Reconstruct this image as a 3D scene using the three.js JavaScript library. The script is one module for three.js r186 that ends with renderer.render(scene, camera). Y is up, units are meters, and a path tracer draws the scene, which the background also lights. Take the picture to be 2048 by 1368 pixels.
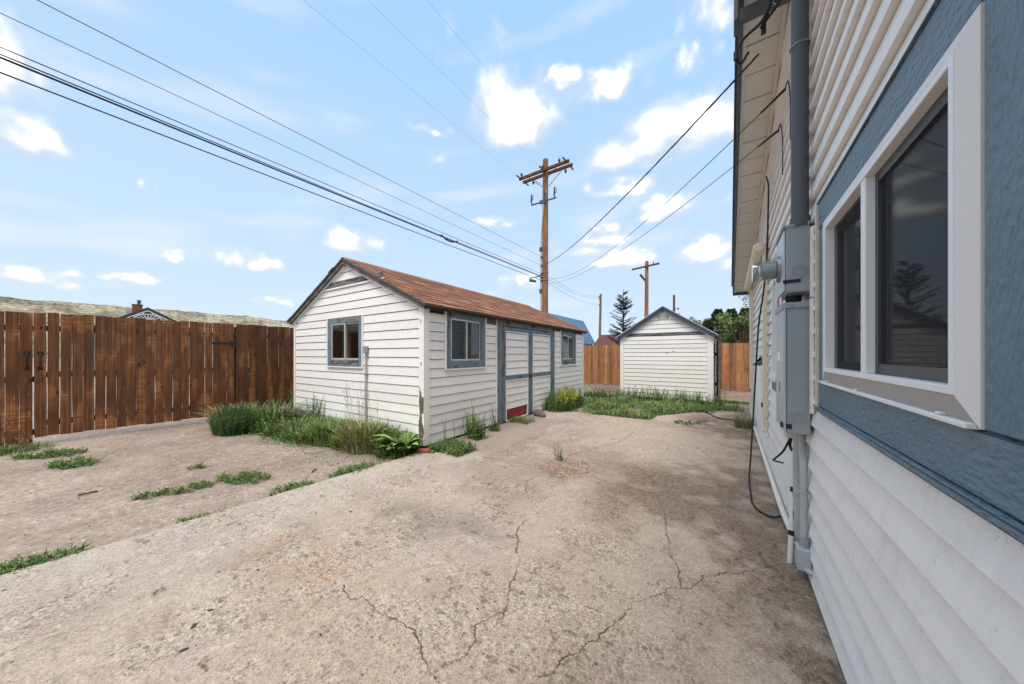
import * as THREE from 'three';
import { mergeGeometries } from 'three/addons/utils/BufferGeometryUtils.js';
import { RoundedBoxGeometry } from 'three/addons/geometries/RoundedBoxGeometry.js';

// ---------- camera, sky, sun, exposure ----------
const scene = new THREE.Scene();
const YAW = Math.atan(434 / 630);                       // the lens looks left of the house wall's direction
const camera = new THREE.PerspectiveCamera(2 * Math.atan(684 / 630) * 180 / Math.PI, 1024 / 684, 0.05, 2000);
camera.position.set(0, 1.45, 0);
camera.rotation.y = YAW;
camera.setViewOffset(1024, 684, 0, -12.5, 1024, 684);   // shift lens: verticals stay upright

const renderer = new THREE.WebGLRenderer({ antialias: true });
renderer.setSize(1024, 684);
renderer.toneMapping = THREE.LinearToneMapping;
renderer.toneMappingExposure = 1.6;
renderer.shadowMap.enabled = true;

const SUN_DIR = new THREE.Vector3(0.04, 0.88, 0.47).normalize();
const sun = new THREE.DirectionalLight(new THREE.Color(1.0, 0.95, 0.87), 2.0);
sun.position.copy(SUN_DIR).multiplyScalar(60);
sun.castShadow = true; sun.shadow.radius = 45;
Object.assign(sun.shadow.camera, { left: -30, right: 30, top: 30, bottom: -30, near: 1, far: 150 });
sun.shadow.mapSize.set(2048, 2048);
scene.add(sun); scene.add(sun.target);

// ---------- random and noise ----------
function rng(seed) { let s = seed | 0; return () => { s = (s + 0x6d2b79f5) | 0; let t = Math.imul(s ^ (s >>> 15), 1 | s); t = (t + Math.imul(t ^ (t >>> 7), 61 | t)) ^ t; return ((t ^ (t >>> 14)) >>> 0) / 4294967296; }; }
const PERM = new Float32Array(65536); { const r = rng(11); for (let i = 0; i < 65536; i++) PERM[i] = r(); }
function lat(ix, iy) { return PERM[((Math.imul(ix, 374761) ^ Math.imul(iy, 668265) ^ (iy << 7)) >>> 0) & 65535]; }
function vn(x, y) {
  const ix = Math.floor(x), iy = Math.floor(y); let fx = x - ix, fy = y - iy;
  fx = fx * fx * (3 - 2 * fx); fy = fy * fy * (3 - 2 * fy);
  const a = lat(ix, iy), b = lat(ix + 1, iy), c = lat(ix, iy + 1), d = lat(ix + 1, iy + 1);
  return a + (b - a) * fx + (c - a) * fy + (a - b - c + d) * fx * fy;
}
function fbm(x, y, o = 4) { let s = 0, a = 0.5, n = 0; for (let i = 0; i < o; i++) { s += a * vn(x, y); n += a; a *= 0.5; x = x * 2.03 + 17.3; y = y * 2.03 + 5.1; } return s / n; }
const sm = (a, b, x) => { const t = Math.min(1, Math.max(0, (x - a) / (b - a))); return t * t * (3 - 2 * t); };
const mix = (a, b, t) => a + (b - a) * t;
const mix3 = (a, b, t) => [mix(a[0], b[0], t), mix(a[1], b[1], t), mix(a[2], b[2], t)];

// ---------- sky: blue air and scattered fair-weather cloud ----------
function makeSky() {
  const W = 2048, H = 1024, data = new Float32Array(W * H * 4), D = Math.PI / 180;
  // clouds in view: azimuth (degrees right of the house wall's direction), elevation, half width, half height, thickness
  const C = [[-93.0, 25.4, 3.2, 4.6, 0.9], [-92.4, 20.2, 3.8, 2.2, 1], [-34, 36.4, 8.6, 5.6, 1.15], [-17.3, 38.6, 6, 2.6, 0.85], [-26, 40.5, 5, 1.6, 0.6], [-8.7, 30.7, 11.5, 4.2, 1.1], [-2.4, 32.5, 4.5, 3.2, 1],
    [-3.1, 42.5, 5.2, 3.4, 0.85], [-61.8, 17.3, 5.0, 2.2, 1.1], [-74.3, 12.6, 3.0, 1.6, 1.1], [-84.9, 8.8, 2.2, 1.15, 1.1], [-90.3, 7.6, 2.6, 1.15, 1], [-81.7, 11.8, 1.2, 1.0, 0.7], [-70.9, 7.5, 2.6, 1.0, 0.6],
    [-16.5, 26.1, 5.4, 2, 0.8], [-7.9, 21.9, 6.2, 2.3, 0.95], [-18.1, 19.2, 5, 2, 0.95], [-2.4, 15.5, 4.8, 2.4, 1], [-17.3, 15.6, 8, 2.4, 0.95], [-32.2, 12.4, 4.2, 1.9, 0.85], [-84.1, 19.2, 0.9, 0.8, 0.6],
    [-37.7, 22.7, 5.2, 1.6, 0.65], [-45.7, 44, 8, 2.8, 0.45], [-48.3, 34.4, 3.8, 0.8, 0.5], [-4.4, 39.0, 3.0, 2, 0.6], [-48.6, 31, 2.4, 1.0, 0.5], [4, 12, 6, 2, 1]];
  const r = rng(77);
  for (let i = 0; i < 120; i++) {                       // unseen clouds, thicker than those in view, added for whiter ambient light
    const az = 10 + 250 * r(), el = 6 + 66 * Math.pow(r(), 1.2), k = 0.45 + el / 50;
    C.push([az, el, (3 + 9 * r()) * k / Math.max(0.3, Math.cos(el * D)), (1.6 + 3.2 * r()) * k, 0.7 + 0.5 * r()]);
  }
  for (let i = 0; i < 16; i++) { const az = -180 + 360 * r(), el = 56 + 30 * r(); C.push([az, el, (6 + 10 * r()) / Math.cos(el * D), 4 + 5 * r(), 0.7 + 0.4 * r()]); }
  for (let y = 0; y < H; y++) {
    const el = (y + 0.5) / H * 180 - 90, e = Math.max(0, el), row = C.filter((c) => Math.abs(c[1] - el) < c[3] * 2.2);
    const t = Math.pow(Math.min(1, e / 60), 0.62);
    const air = [mix(0.50, 0.215, t), mix(0.575, 0.395, t), mix(0.645, 0.68, t)];
    for (let x = 0; x < W; x++) {
      const ang = ((x + 0.5) / W - 0.5) * 360;          // atan2(z, x)
      let az = ang + 90; if (az > 100) az -= 360;
      // az measured from -z towards +x
      let den = 0, bot = 0, tex = 0.5;
      if (el > 2) {
        const nx = az * 0.20, ny = el * 0.26;
        let n = -1, n2 = 0;
        for (const c of row) {
          let da = az - c[0]; if (da > 180) da -= 360; if (da < -180) da += 360;
          const dx = da / c[2] * 1.0; if (dx > 2.2 || dx < -2.2) continue;
          let dy = (el - c[1]) / c[3]; dy = dy < 0 ? dy * 1.7 : dy * 0.9;      // flatter base
          const q = dx * dx + dy * dy; if (q > 4.5) continue;
          n = fbm(da / c[2] * 1.6 + c[0] * 7, (el - c[1]) / c[3] * 1.05 + c[1] * 3, 5); n2 = fbm(nx * 1.1 + 40, ny * 1.1, 2);
          const d = sm(0.08, 1.15, (1.10 - q * 0.70) * c[4] * 0.86 + (n - 0.5) * 1.6 + (n2 - 0.5) * 0.3);
          if (d > den) { den = d; bot = sm(0.9, -0.7, dy); tex = n; }
        }
        const ci = fbm(az * 0.05 + el * 0.04, el * 0.30 - az * 0.05 + 9, 3);      // thin high veil
        den = Math.max(den, sm(0.54, 0.88, ci) * 0.34);
      }
      const haze = [0.60, 0.62, 0.64];
      const cl = (0.62 - 0.08 * bot + 1.3 * Math.pow(den, 4) * (1 - 0.7 * bot)) * (0.80 + 0.4 * tex), cc = [cl, cl * 0.99, cl * 0.97];
      const i = (y * W + x) * 4;
      for (let k = 0; k < 3; k++) {
        let v = mix(air[k], cc[k], den * 0.98);
        if (el < 0) v = haze[k] * 0.6;
        data[i + k] = v;
      }
      data[i + 3] = 1;
    }
  }
  const t = new THREE.DataTexture(data, W, H, THREE.RGBAFormat, THREE.FloatType);
  t.mapping = THREE.EquirectangularReflectionMapping; t.colorSpace = THREE.LinearSRGBColorSpace;
  t.magFilter = t.minFilter = THREE.LinearFilter; t.wrapS = THREE.RepeatWrapping; t.needsUpdate = true;
  return t;
}
scene.background = scene.environment = makeSky();

// ---------- textures ----------
function dtex(w, h, fn, srgb = true) {
  const d = new Uint8Array(w * h * 4);
  for (let y = 0, i = 0; y < h; y++) for (let x = 0; x < w; x++, i += 4) { const c = fn(x / w, y / h, x, y); if (c.length) { d[i] = c[0]; d[i + 1] = c[1]; d[i + 2] = c[2]; } else d[i] = d[i + 1] = d[i + 2] = c; d[i + 3] = 255; }
  return finish(d, w, h, srgb);
}
function finish(d, w, h, srgb) {
  const t = new THREE.DataTexture(d, w, h, THREE.RGBAFormat); t.wrapS = t.wrapT = THREE.MirroredRepeatWrapping;
  t.magFilter = THREE.LinearFilter; t.minFilter = THREE.LinearMipmapLinearFilter; t.generateMipmaps = true;
  if (srgb) t.colorSpace = THREE.SRGBColorSpace; t.needsUpdate = true; return t;
}
const rep = (t, u, v) => { const c = t.clone(); c.repeat.set(u, v); c.needsUpdate = true; return c; };
const cl255 = (v) => Math.max(0, Math.min(255, v));
const shade = (c, k) => [cl255(c[0] * k), cl255(c[1] * k), cl255(c[2] * k)];

// vinyl / painted siding: off-white with dust, scuffs and specks. 2 m x 2 m
const SCUFF = []; { const r = rng(5); for (let i = 0; i < 260; i++) SCUFF.push([r(), r(), r() * 6.3, 0.002 + 0.012 * r() * r(), 0.0006 + 0.0012 * r(), r()]); }
function sidingTex(base, dirt, amount, marks) {
  const W = 1024, d = new Uint8Array(W * W * 4);
  for (let y = 0, i = 0; y < W; y++) for (let x = 0; x < W; x++, i += 4) {
    const u = x / W, v = y / W;
    const a = fbm(u * 7, v * 12, 5), b = fbm(u * 40, v * 5 + 9, 3), g = vn(u * 260, v * 700), p = fbm(u * 60 + 7, v * 60, 2);
    let k = 1 - 0.035 * (g - 0.5) - 0.05 * (b - 0.5);
    let c = mix3(base, dirt, amount * sm(0.5, 0.85, a) + amount * 0.9 * sm(0.72, 0.9, p));
    c = shade(c, k); d[i] = c[0]; d[i + 1] = c[1]; d[i + 2] = c[2]; d[i + 3] = 255;
  }
  for (let m = 0; m < marks; m++) {
    const [cx, cy, an, L, w, tone] = SCUFF[m], n = Math.ceil(L * W * 1.5), col = tone < 0.5 ? [70, 66, 62] : [120, 106, 88];
    for (let k = -n; k <= n; k++) {
      const t = k / n * L, px = Math.round((cx + Math.cos(an) * t) * W), py = Math.round((cy + Math.sin(an) * t + 0.004 * Math.sin(t * 300)) * W);
      if (px < 0 || py < 0 || px >= W || py >= W) continue;
      const i = (py * W + px) * 4, al = 0.75 * (1 - Math.abs(k) / n);
      for (let q = 0; q < 3; q++) d[i + q] = mix(d[i + q], col[q], al);
    }
  }
  return finish(d, W, W, true);
}
const texShedSiding = sidingTex([236, 230, 223], [206, 194, 180], 0.12, 40);
const texHouseSiding = sidingTex([236, 231, 225], [190, 180, 166], 0.16, 150);
const bumpFine = dtex(512, 512, (u, v) => 128 + 90 * (fbm(u * 20, v * 90, 3) - 0.5) + 60 * (vn(u * 300, v * 300) - 0.5), false);

// stained rough-sawn fence boards: grain along v, saw marks across, knots. 1 m x 2.2 m
function woodTex(dark, mid, light, seed, saw, W = 768, H = 1024) {
  const r = rng(seed), knots = []; for (let i = 0; i < 14; i++) knots.push([r(), r() * 2.2, 0.008 + 0.016 * r()]);
  const col = new Uint8Array(W * H * 4), bmp = new Uint8Array(W * H * 4);
  for (let y = 0, i = 0; y < H; y++) for (let x = 0; x < W; x++, i += 4) {
    let X = x / W, Y = y / H * 2.2, kk = 0, warp = 0;
    for (const k of knots) { const dx = X - k[0], dy = (Y - k[1]) * 0.5, q = Math.sqrt(dx * dx + dy * dy); if (q < k[2] * 4) { const f = 1 - q / (k[2] * 4); warp += f * f * 0.05 * (dx > 0 ? 1 : -1); if (q < k[2]) kk = Math.max(kk, sm(k[2], k[2] * 0.6, q)); } }
    const gx = X + warp + 0.02 * fbm(X * 4, Y * 1.5, 2);
    const g = fbm(gx * 90 + seed, Y * 1.3, 4), g2 = vn(gx * 260, Y * 3), big = fbm(gx * 9 + 3, Y * 1.2 + seed, 3);
    const s = vn(X * 3, Y * 120 + 3 * vn(X * 6, Y * 2)) * sm(0.4, 0.7, fbm(X * 5 + 50, Y * 2.2, 3)) * saw;
    const blot = fbm(X * 6 + 20, Y * 4 + seed, 4);
    let t = 0.55 * g + 0.25 * big + 0.35 * (blot - 0.3) + s * 0.5 - 0.08;
    let c = t < 0.5 ? mix3(dark, mid, t * 2) : mix3(mid, light, Math.min(1, (t - 0.5) * 2));
    c = shade(c, 0.9 + 0.2 * g2); c = mix3(c, shade(dark, 0.7), kk * 0.8);
    col[i] = c[0]; col[i + 1] = c[1]; col[i + 2] = c[2]; col[i + 3] = 255;
    const hgt = cl255(128 + 150 * (g - 0.5) + 110 * (s - 0.25 * saw) + 40 * (g2 - 0.5) - 60 * kk); bmp[i] = bmp[i + 1] = bmp[i + 2] = hgt; bmp[i + 3] = 255;
  }
  return { map: finish(col, W, H, true), bump: finish(bmp, W, H, false) };
}
const woodFence = woodTex([44, 24, 12], [112, 66, 32], [184, 126, 72], 3, 1);
const woodScuff = woodTex([44, 24, 12], [112, 66, 32], [184, 126, 72], 3, 1, 256, 512); { const d = woodScuff.map.image.data, r = rng(17); for (let k = 0; k < 420; k++) { const cx = Math.floor(r() * 256), cy = Math.floor(512 * 0.42 * r() * r()), s = 1 + 4 * r() * r(); for (let y = -5; y <= 5; y++) for (let x = -2; x <= 2; x++) if (x * x * 2 + y * y / 2 < s * s && cy + y >= 0) { const i = ((cy + y) * 256 + (cx + x + 256) % 256) * 4; for (let q = 0; q < 3; q++) d[i + q] = mix(d[i + q], [190, 178, 166][q], 0.35); } } }
const woodBack = woodTex([110, 68, 40], [176, 122, 80], [214, 166, 122], 8, 0.5);
const woodPole = woodTex([92, 62, 40], [150, 108, 72], [186, 146, 106], 15, 0.1, 512, 512);
const woodOld = woodTex([62, 54, 48], [112, 100, 90], [160, 148, 136], 21, 0.3, 512, 512);

// blue-grey paint; peel > 0 lets grey weathered wood show through in long flakes. 1 m x 1 m, board length along u
function paintTex(peel, seed, base = [104, 121, 132]) {
  const W = 512, col = new Uint8Array(W * W * 4), bmp = new Uint8Array(W * W * 4);
  for (let y = 0, i = 0; y < W; y++) for (let x = 0; x < W; x++, i += 4) {
    const u = x / W, v = y / W, g = fbm(u * 5, v * 60 + seed, 4), rel = fbm(u * 55 + 2 * vn(u * 9, v * 9), v * 130, 3), a = fbm(u * 6 + seed, v * 26, 5), b = fbm(u * 3 + 9, v * 5 + seed, 3);
    let c = shade(base, 0.92 + 0.16 * b + 0.10 * (rel - 0.5)), bare = sm(0.60, 0.66, a + (b - 0.5) * 0.5 + peel - 0.16) * (peel > 0 ? 1 : 0);
    c = mix3(c, g > 0.5 ? [128, 116, 106] : [74, 66, 62], bare);
    col[i] = c[0]; col[i + 1] = c[1]; col[i + 2] = c[2]; col[i + 3] = 255;
    bmp[i] = bmp[i + 1] = bmp[i + 2] = cl255(120 + 120 * (rel - 0.5) + 60 * (g - 0.5) - 50 * bare); bmp[i + 3] = 255;
  }
  return { map: finish(col, W, W, true), bump: finish(bmp, W, W, false) };
}
const paintSound = paintTex(0, 2, [96, 119, 131]), paintPeel = paintTex(0.17, 6), paintBare = paintTex(0.34, 12);

// ---------- materials ----------
const M = {};
const std = (o) => new THREE.MeshStandardMaterial({ roughness: 0.85, metalness: 0, side: THREE.DoubleSide, ...o });
const tint = (hex, o = {}) => std({ color: new THREE.Color(hex), ...o });
M.shedSiding = [0, 1, 2].map((i) => std({ map: texShedSiding, color: new THREE.Color().setScalar([1, 0.97, 0.94][i]), roughness: 0.62, bumpMap: bumpFine, bumpScale: 0.0006 }));
M.houseSiding = [0, 1, 2].map((i) => std({ map: texHouseSiding, color: new THREE.Color().setScalar([1, 0.98, 0.96][i]), roughness: 0.5, bumpMap: bumpFine, bumpScale: 0.0007 }));
M.fence = [0, 1, 2, 3, 4].map((i) => std({ map: woodFence.map, bumpMap: woodFence.bump, bumpScale: 0.003, roughness: 0.8, color: new THREE.Color().setScalar([1, 0.88, 0.95, 1.12, 0.82][i]) }));
M.fenceScuff = std({ map: woodScuff.map, bumpMap: woodScuff.bump, bumpScale: 0.003, roughness: 0.85 });
M.back = [0, 1, 2, 3].map((i) => std({ map: woodBack.map, bumpMap: woodBack.bump, bumpScale: 0.003, color: new THREE.Color().setScalar([1.25, 0.78, 1.02, 0.56][i]) }));
M.rail = std({ map: woodFence.map, color: new THREE.Color(0.6, 0.6, 0.6), roughness: 0.9 });
M.pole = std({ map: rep(woodPole.map, 1, 0.5), bumpMap: rep(woodPole.bump, 1, 0.5), bumpScale: 0.006, roughness: 0.9 });
M.poleDark = std({ map: woodPole.map, color: new THREE.Color(0.5, 0.42, 0.36), roughness: 0.95 });
M.old = std({ map: woodOld.map, bumpMap: woodOld.bump, bumpScale: 0.004, roughness: 0.95 });
M.paint = std({ map: paintSound.map, bumpMap: paintSound.bump, bumpScale: 0.014, roughness: 0.55 });
M.peel = std({ map: paintPeel.map, bumpMap: paintPeel.bump, bumpScale: 0.003, roughness: 0.75 });
M.bare = std({ map: paintBare.map, bumpMap: paintBare.bump, bumpScale: 0.003, roughness: 0.85 });
M.white = tint('#e6e4e2', { roughness: 0.45 });
M.vinyl = tint('#e0dcd6', { roughness: 0.4, bumpMap: bumpFine, bumpScale: 0.0004 });
M.shadedDirtyVinyl = tint('#aaa59d', { roughness: 0.7, bumpMap: bumpFine, bumpScale: 0.0008 });  // grimy bottom bevel, with the shade of its downward face painted in
M.cream = tint('#dccfb6', { roughness: 0.5 });
M.soffit = tint('#d4cfc6', { roughness: 0.6, bumpMap: bumpFine, bumpScale: 0.0006 });
M.fascia = tint('#46525c', { roughness: 0.5 });
M.darkTrim = tint('#3d464e', { roughness: 0.55 });
M.greyBox = tint('#939b9e', { roughness: 0.45, metalness: 0.15, bumpMap: bumpFine, bumpScale: 0.0004 });
M.greyLid = tint('#adb4b8', { roughness: 0.4, metalness: 0.15 });
M.conduit = tint('#a9aaa8', { roughness: 0.6 });
M.mast = tint('#52575b', { roughness: 0.55, metalness: 0.2 });
M.sashGrey = tint('#4c4d4e', { roughness: 0.5, metalness: 0.2 });
M.black = tint('#141414', { roughness: 0.6 });
M.rubber = tint('#1c1b1b', { roughness: 0.7 });
M.steel = tint('#8d9194', { roughness: 0.45, metalness: 0.7 });
M.alu = tint('#c8c8c6', { roughness: 0.4, metalness: 0.2 });
M.pvc = tint('#e0dbd0', { roughness: 0.45 });
M.red = tint('#8e2f26', { roughness: 0.7, bumpMap: bumpFine, bumpScale: 0.001 });
M.tagRed = tint('#c0241c', { roughness: 0.5 });
M.dark = tint('#2a2724', { roughness: 0.95 });
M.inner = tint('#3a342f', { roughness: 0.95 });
M.curtain = tint('#3f3d3a', { roughness: 0.95 });
M.stone = tint('#6d6258', { roughness: 0.95 });
M.brick = tint('#8a4a36', { roughness: 0.9, bumpMap: bumpFine, bumpScale: 0.002 });
M.porcelain = tint('#4c423c', { roughness: 0.35 });
M.wire = tint('#16181a', { roughness: 0.6 });
M.glass = new THREE.MeshPhysicalMaterial({ color: new THREE.Color(0.82, 0.85, 0.86), roughness: 0.02, transmission: 1, thickness: 0, ior: 1.52, side: THREE.DoubleSide });
M.meterGlass = new THREE.MeshPhysicalMaterial({ color: new THREE.Color(0.9, 0.92, 0.93), roughness: 0.04, transmission: 1, thickness: 0, ior: 1.5, side: THREE.DoubleSide });
M.screen = tint('#151515', { roughness: 0.95, transparent: true, opacity: 0.4 });

// ---------- object helpers ----------
const taken = {};
function numbered(n) { taken[n] = (taken[n] ?? -1) + 1; return taken[n] ? n + '_' + String(taken[n]).padStart(3, '0') : n; }
function shadows(o) { o.castShadow = o.receiveShadow = true; return o; }
function thing(name, label, category, p = [0, 0, 0], turn = 0, group) {
  const o = new THREE.Group(); o.name = numbered(name); o.position.set(...p); o.rotation.y = turn; o.userData = { label, category }; if (group) o.userData.group = group; scene.add(o); return o;
}
function part(name, geo, mat, parent) { const g = Array.isArray(geo) ? join(geo) : geo; const m = shadows(new THREE.Mesh(g, mat)); m.name = name; parent.add(m); return m; }
function sub(name, parent) { const o = new THREE.Group(); o.name = name; parent.add(o); return o; }
function solo(name, label, category, geo, mat, group) { const m = part(numbered(name), geo, mat, scene); m.userData = { label, category }; if (group) m.userData.group = group; return m; }
function struct(name, geo, mat) { const m = part(numbered(name), geo, mat, scene); m.userData = { kind: 'structure' }; return m; }
function join(list) {
  const l = list.map((g) => { g = g.index ? g.toNonIndexed() : g; for (const k of Object.keys(g.attributes)) if (!['position', 'normal', 'uv', 'color'].includes(k)) g.deleteAttribute(k); if (!g.attributes.uv) g.setAttribute('uv', new THREE.BufferAttribute(new Float32Array(g.attributes.position.count * 2), 2)); return g; });
  return mergeGeometries(l);
}
// uv in metres from the dominant normal, u along the longer extent
function metreUV(g, ou = 0, ov = 0, flip) {
  g = g.index ? g.toNonIndexed() : g; const p = g.attributes.position, n = g.attributes.normal, uv = new Float32Array(p.count * 2);
  g.computeBoundingBox(); const e = g.boundingBox.getSize(new THREE.Vector3()), ext = [e.x, e.y, e.z];
  for (let i = 0; i < p.count; i++) {
    const a = [Math.abs(n.getX(i)), Math.abs(n.getY(i)), Math.abs(n.getZ(i))], k = a.indexOf(Math.max(...a)), q = [p.getX(i), p.getY(i), p.getZ(i)];
    let ax = [0, 1, 2].filter((j) => j !== k); if (ext[ax[0]] < ext[ax[1]]) ax.reverse(); if (flip) ax.reverse();
    uv[2 * i] = q[ax[0]] + ou; uv[2 * i + 1] = q[ax[1]] + ov;
  }
  g.setAttribute('uv', new THREE.BufferAttribute(uv, 2)); return g;
}
let boxSeed = 0;
function bx(x0, x1, y0, y1, z0, z1, r = 0, flip = false) {
  const w = Math.abs(x1 - x0), h = Math.abs(y1 - y0), d = Math.abs(z1 - z0); boxSeed += 0.37;
  const g = r ? new RoundedBoxGeometry(w, h, d, 1, Math.min(r, w / 2.2, h / 2.2, d / 2.2)) : new THREE.BoxGeometry(w, h, d);
  g.translate((x0 + x1) / 2, (y0 + y1) / 2, (z0 + z1) / 2); return metreUV(g, boxSeed % 1, (boxSeed * 1.7) % 1, flip);
}
function hexa(c, ou = 0, ov = 0, uvOf) {               // 8 corners: 0-3 one face round, 4-7 the opposite
  const F = [[0, 1, 2, 3], [7, 6, 5, 4], [0, 4, 5, 1], [1, 5, 6, 2], [2, 6, 7, 3], [3, 7, 4, 0]], pos = [], uv = [];
  let vol = 0; const cen = [0, 0, 0]; for (const p of c) for (let k = 0; k < 3; k++) cen[k] += p[k] / 8;
  const A = new THREE.Vector3(), B = new THREE.Vector3(), Cc = new THREE.Vector3();
  const tri = []; for (const f of F) { tri.push([f[0], f[1], f[2]], [f[0], f[2], f[3]]); }
  for (const t of tri) { A.set(...c[t[0]]); B.set(...c[t[1]]); Cc.set(...c[t[2]]); vol += A.sub(new THREE.Vector3(...cen)).dot(B.sub(new THREE.Vector3(...cen)).cross(Cc.sub(new THREE.Vector3(...cen)))); }
  for (const t of tri) for (const i of vol < 0 ? [t[0], t[2], t[1]] : t) { pos.push(...c[i]); if (uvOf) { const q = uvOf[i]; uv.push(q[0] + ou, q[1] + ov); } else uv.push(0, 0); }
  const g = new THREE.BufferGeometry(); g.setAttribute('position', new THREE.Float32BufferAttribute(pos, 3)); g.setAttribute('uv', new THREE.Float32BufferAttribute(uv, 2)); g.computeVertexNormals(); return g;
}
function tube(pts, r, rad = 8, seg, closed = false) {
  const c = new THREE.CatmullRomCurve3(pts.map((p) => new THREE.Vector3(...p)), closed, 'centripetal'); return new THREE.TubeGeometry(c, seg || Math.max(2, (pts.length - 1) * 6), r, rad, closed);
}
function cyl(p, q, r0, r1 = r0, rad = 12, caps = true) {
  const a = new THREE.Vector3(...p), b = new THREE.Vector3(...q), d = b.clone().sub(a), g = new THREE.CylinderGeometry(r1, r0, d.length(), rad, 1, !caps);
  g.applyQuaternion(new THREE.Quaternion().setFromUnitVectors(new THREE.Vector3(0, 1, 0), d.clone().normalize())); const m = a.add(b).multiplyScalar(0.5); g.translate(m.x, m.y, m.z); return g;
}
function cylUV(p, q, r0, r1, rad = 14) { const g = cyl(p, q, r0, r1, rad), u = g.attributes.uv, L = Math.hypot(q[0] - p[0], q[1] - p[1], q[2] - p[2]); for (let i = 0; i < u.count; i++) u.setXY(i, u.getX(i) * r0 * 6.28, u.getY(i) * L); return g; }
// lap siding on one wall. map(s, y, out) places it; openings are [s0, s1, y0, y1]; edges give the clipped ends at a height
function lapSiding(parent, map, y0, y1, exp, sL, sR, openings, mats, seed, tb = 0.018, tt = 0.005, gap = 0.010, name = 'siding_board', seams = 0) {
  const r = rng(seed), n = Math.round((y1 - y0) / exp);
  const put = (a0, a1, b0, b1, ya, yb, fa, fb) => {    // bottom a0..a1 at ya, top b0..b1 at yb, out fa..fb
    if (a1 - a0 < 0.02 && b1 - b0 < 0.02) return;
    const c = [[a0, ya, fa], [a1, ya, fa], [b1, yb, fb], [b0, yb, fb], [a0, ya, 0], [a1, ya, 0], [b1, yb, 0], [b0, yb, 0]];
    part(name, hexa(c.map((q) => map(...q)), r() * 3, r() * 3, c.map((q) => [q[0], q[1]])), mats[Math.floor(r() * mats.length)], parent);
  };
  for (let k = 0; k < n; k++) {
    const ya = y0 + k * exp, yb = Math.min(ya + exp - gap, y1), at = (y) => mix(tb, tt, (y - ya) / exp), o = openings.filter((q) => q[2] < yb && q[3] > ya); if (seams) { const s = 2.9 + (k % 2 ? 3.6 : 1.9) * (0.4 + r() * 0.9); if (!o.some((q) => s > q[0] - 0.1 && s < q[1] + 0.1) && s < sR(yb) - 0.1) o.push([s, s + 0.003, ya, yb]); } o.sort((p, q) => p[0] - q[0]);
    if (yb - ya < 0.01) continue; const L0 = sL(ya), R0 = sR(ya); let L1 = sL(yb), R1 = sR(yb); if (L1 > R1) L1 = R1 = (L1 + R1) / 2;
    if (R0 - L0 < 0.03) continue;
    let cur0 = L0, cur1 = L1;
    for (const q of o) {
      if (q[0] > cur0) put(cur0, q[0], Math.min(cur1, q[0]), q[0], ya, yb, at(ya), at(yb));
      if (q[2] - ya > 0.012) put(q[0], q[1], q[0], q[1], ya, q[2], at(ya), at(q[2]));
      if (yb - q[3] > 0.012) put(q[0], q[1], q[0], q[1], q[3], yb, at(q[3]), at(yb));
      cur0 = cur1 = q[1];
    }
    put(cur0, R0, cur1, R1, ya, yb, at(ya), at(yb));
  }
}
function holedWall(outline, holes, thick, place) {     // flat wall with window openings, outline in (s, y)
  const sh = new THREE.Shape(outline.map((p) => new THREE.Vector2(...p)));
  for (const [a, b, c, d] of holes) sh.holes.push(new THREE.Path([new THREE.Vector2(a, c), new THREE.Vector2(a, d), new THREE.Vector2(b, d), new THREE.Vector2(b, c)]));
  const g = new THREE.ExtrudeGeometry(sh, { depth: thick, bevelEnabled: false }), p = g.attributes.position;
  for (let i = 0; i < p.count; i++) { const q = place(p.getX(i), p.getY(i), -p.getZ(i)); p.setXYZ(i, ...q); }
  g.computeVertexNormals(); return g;
}
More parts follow.
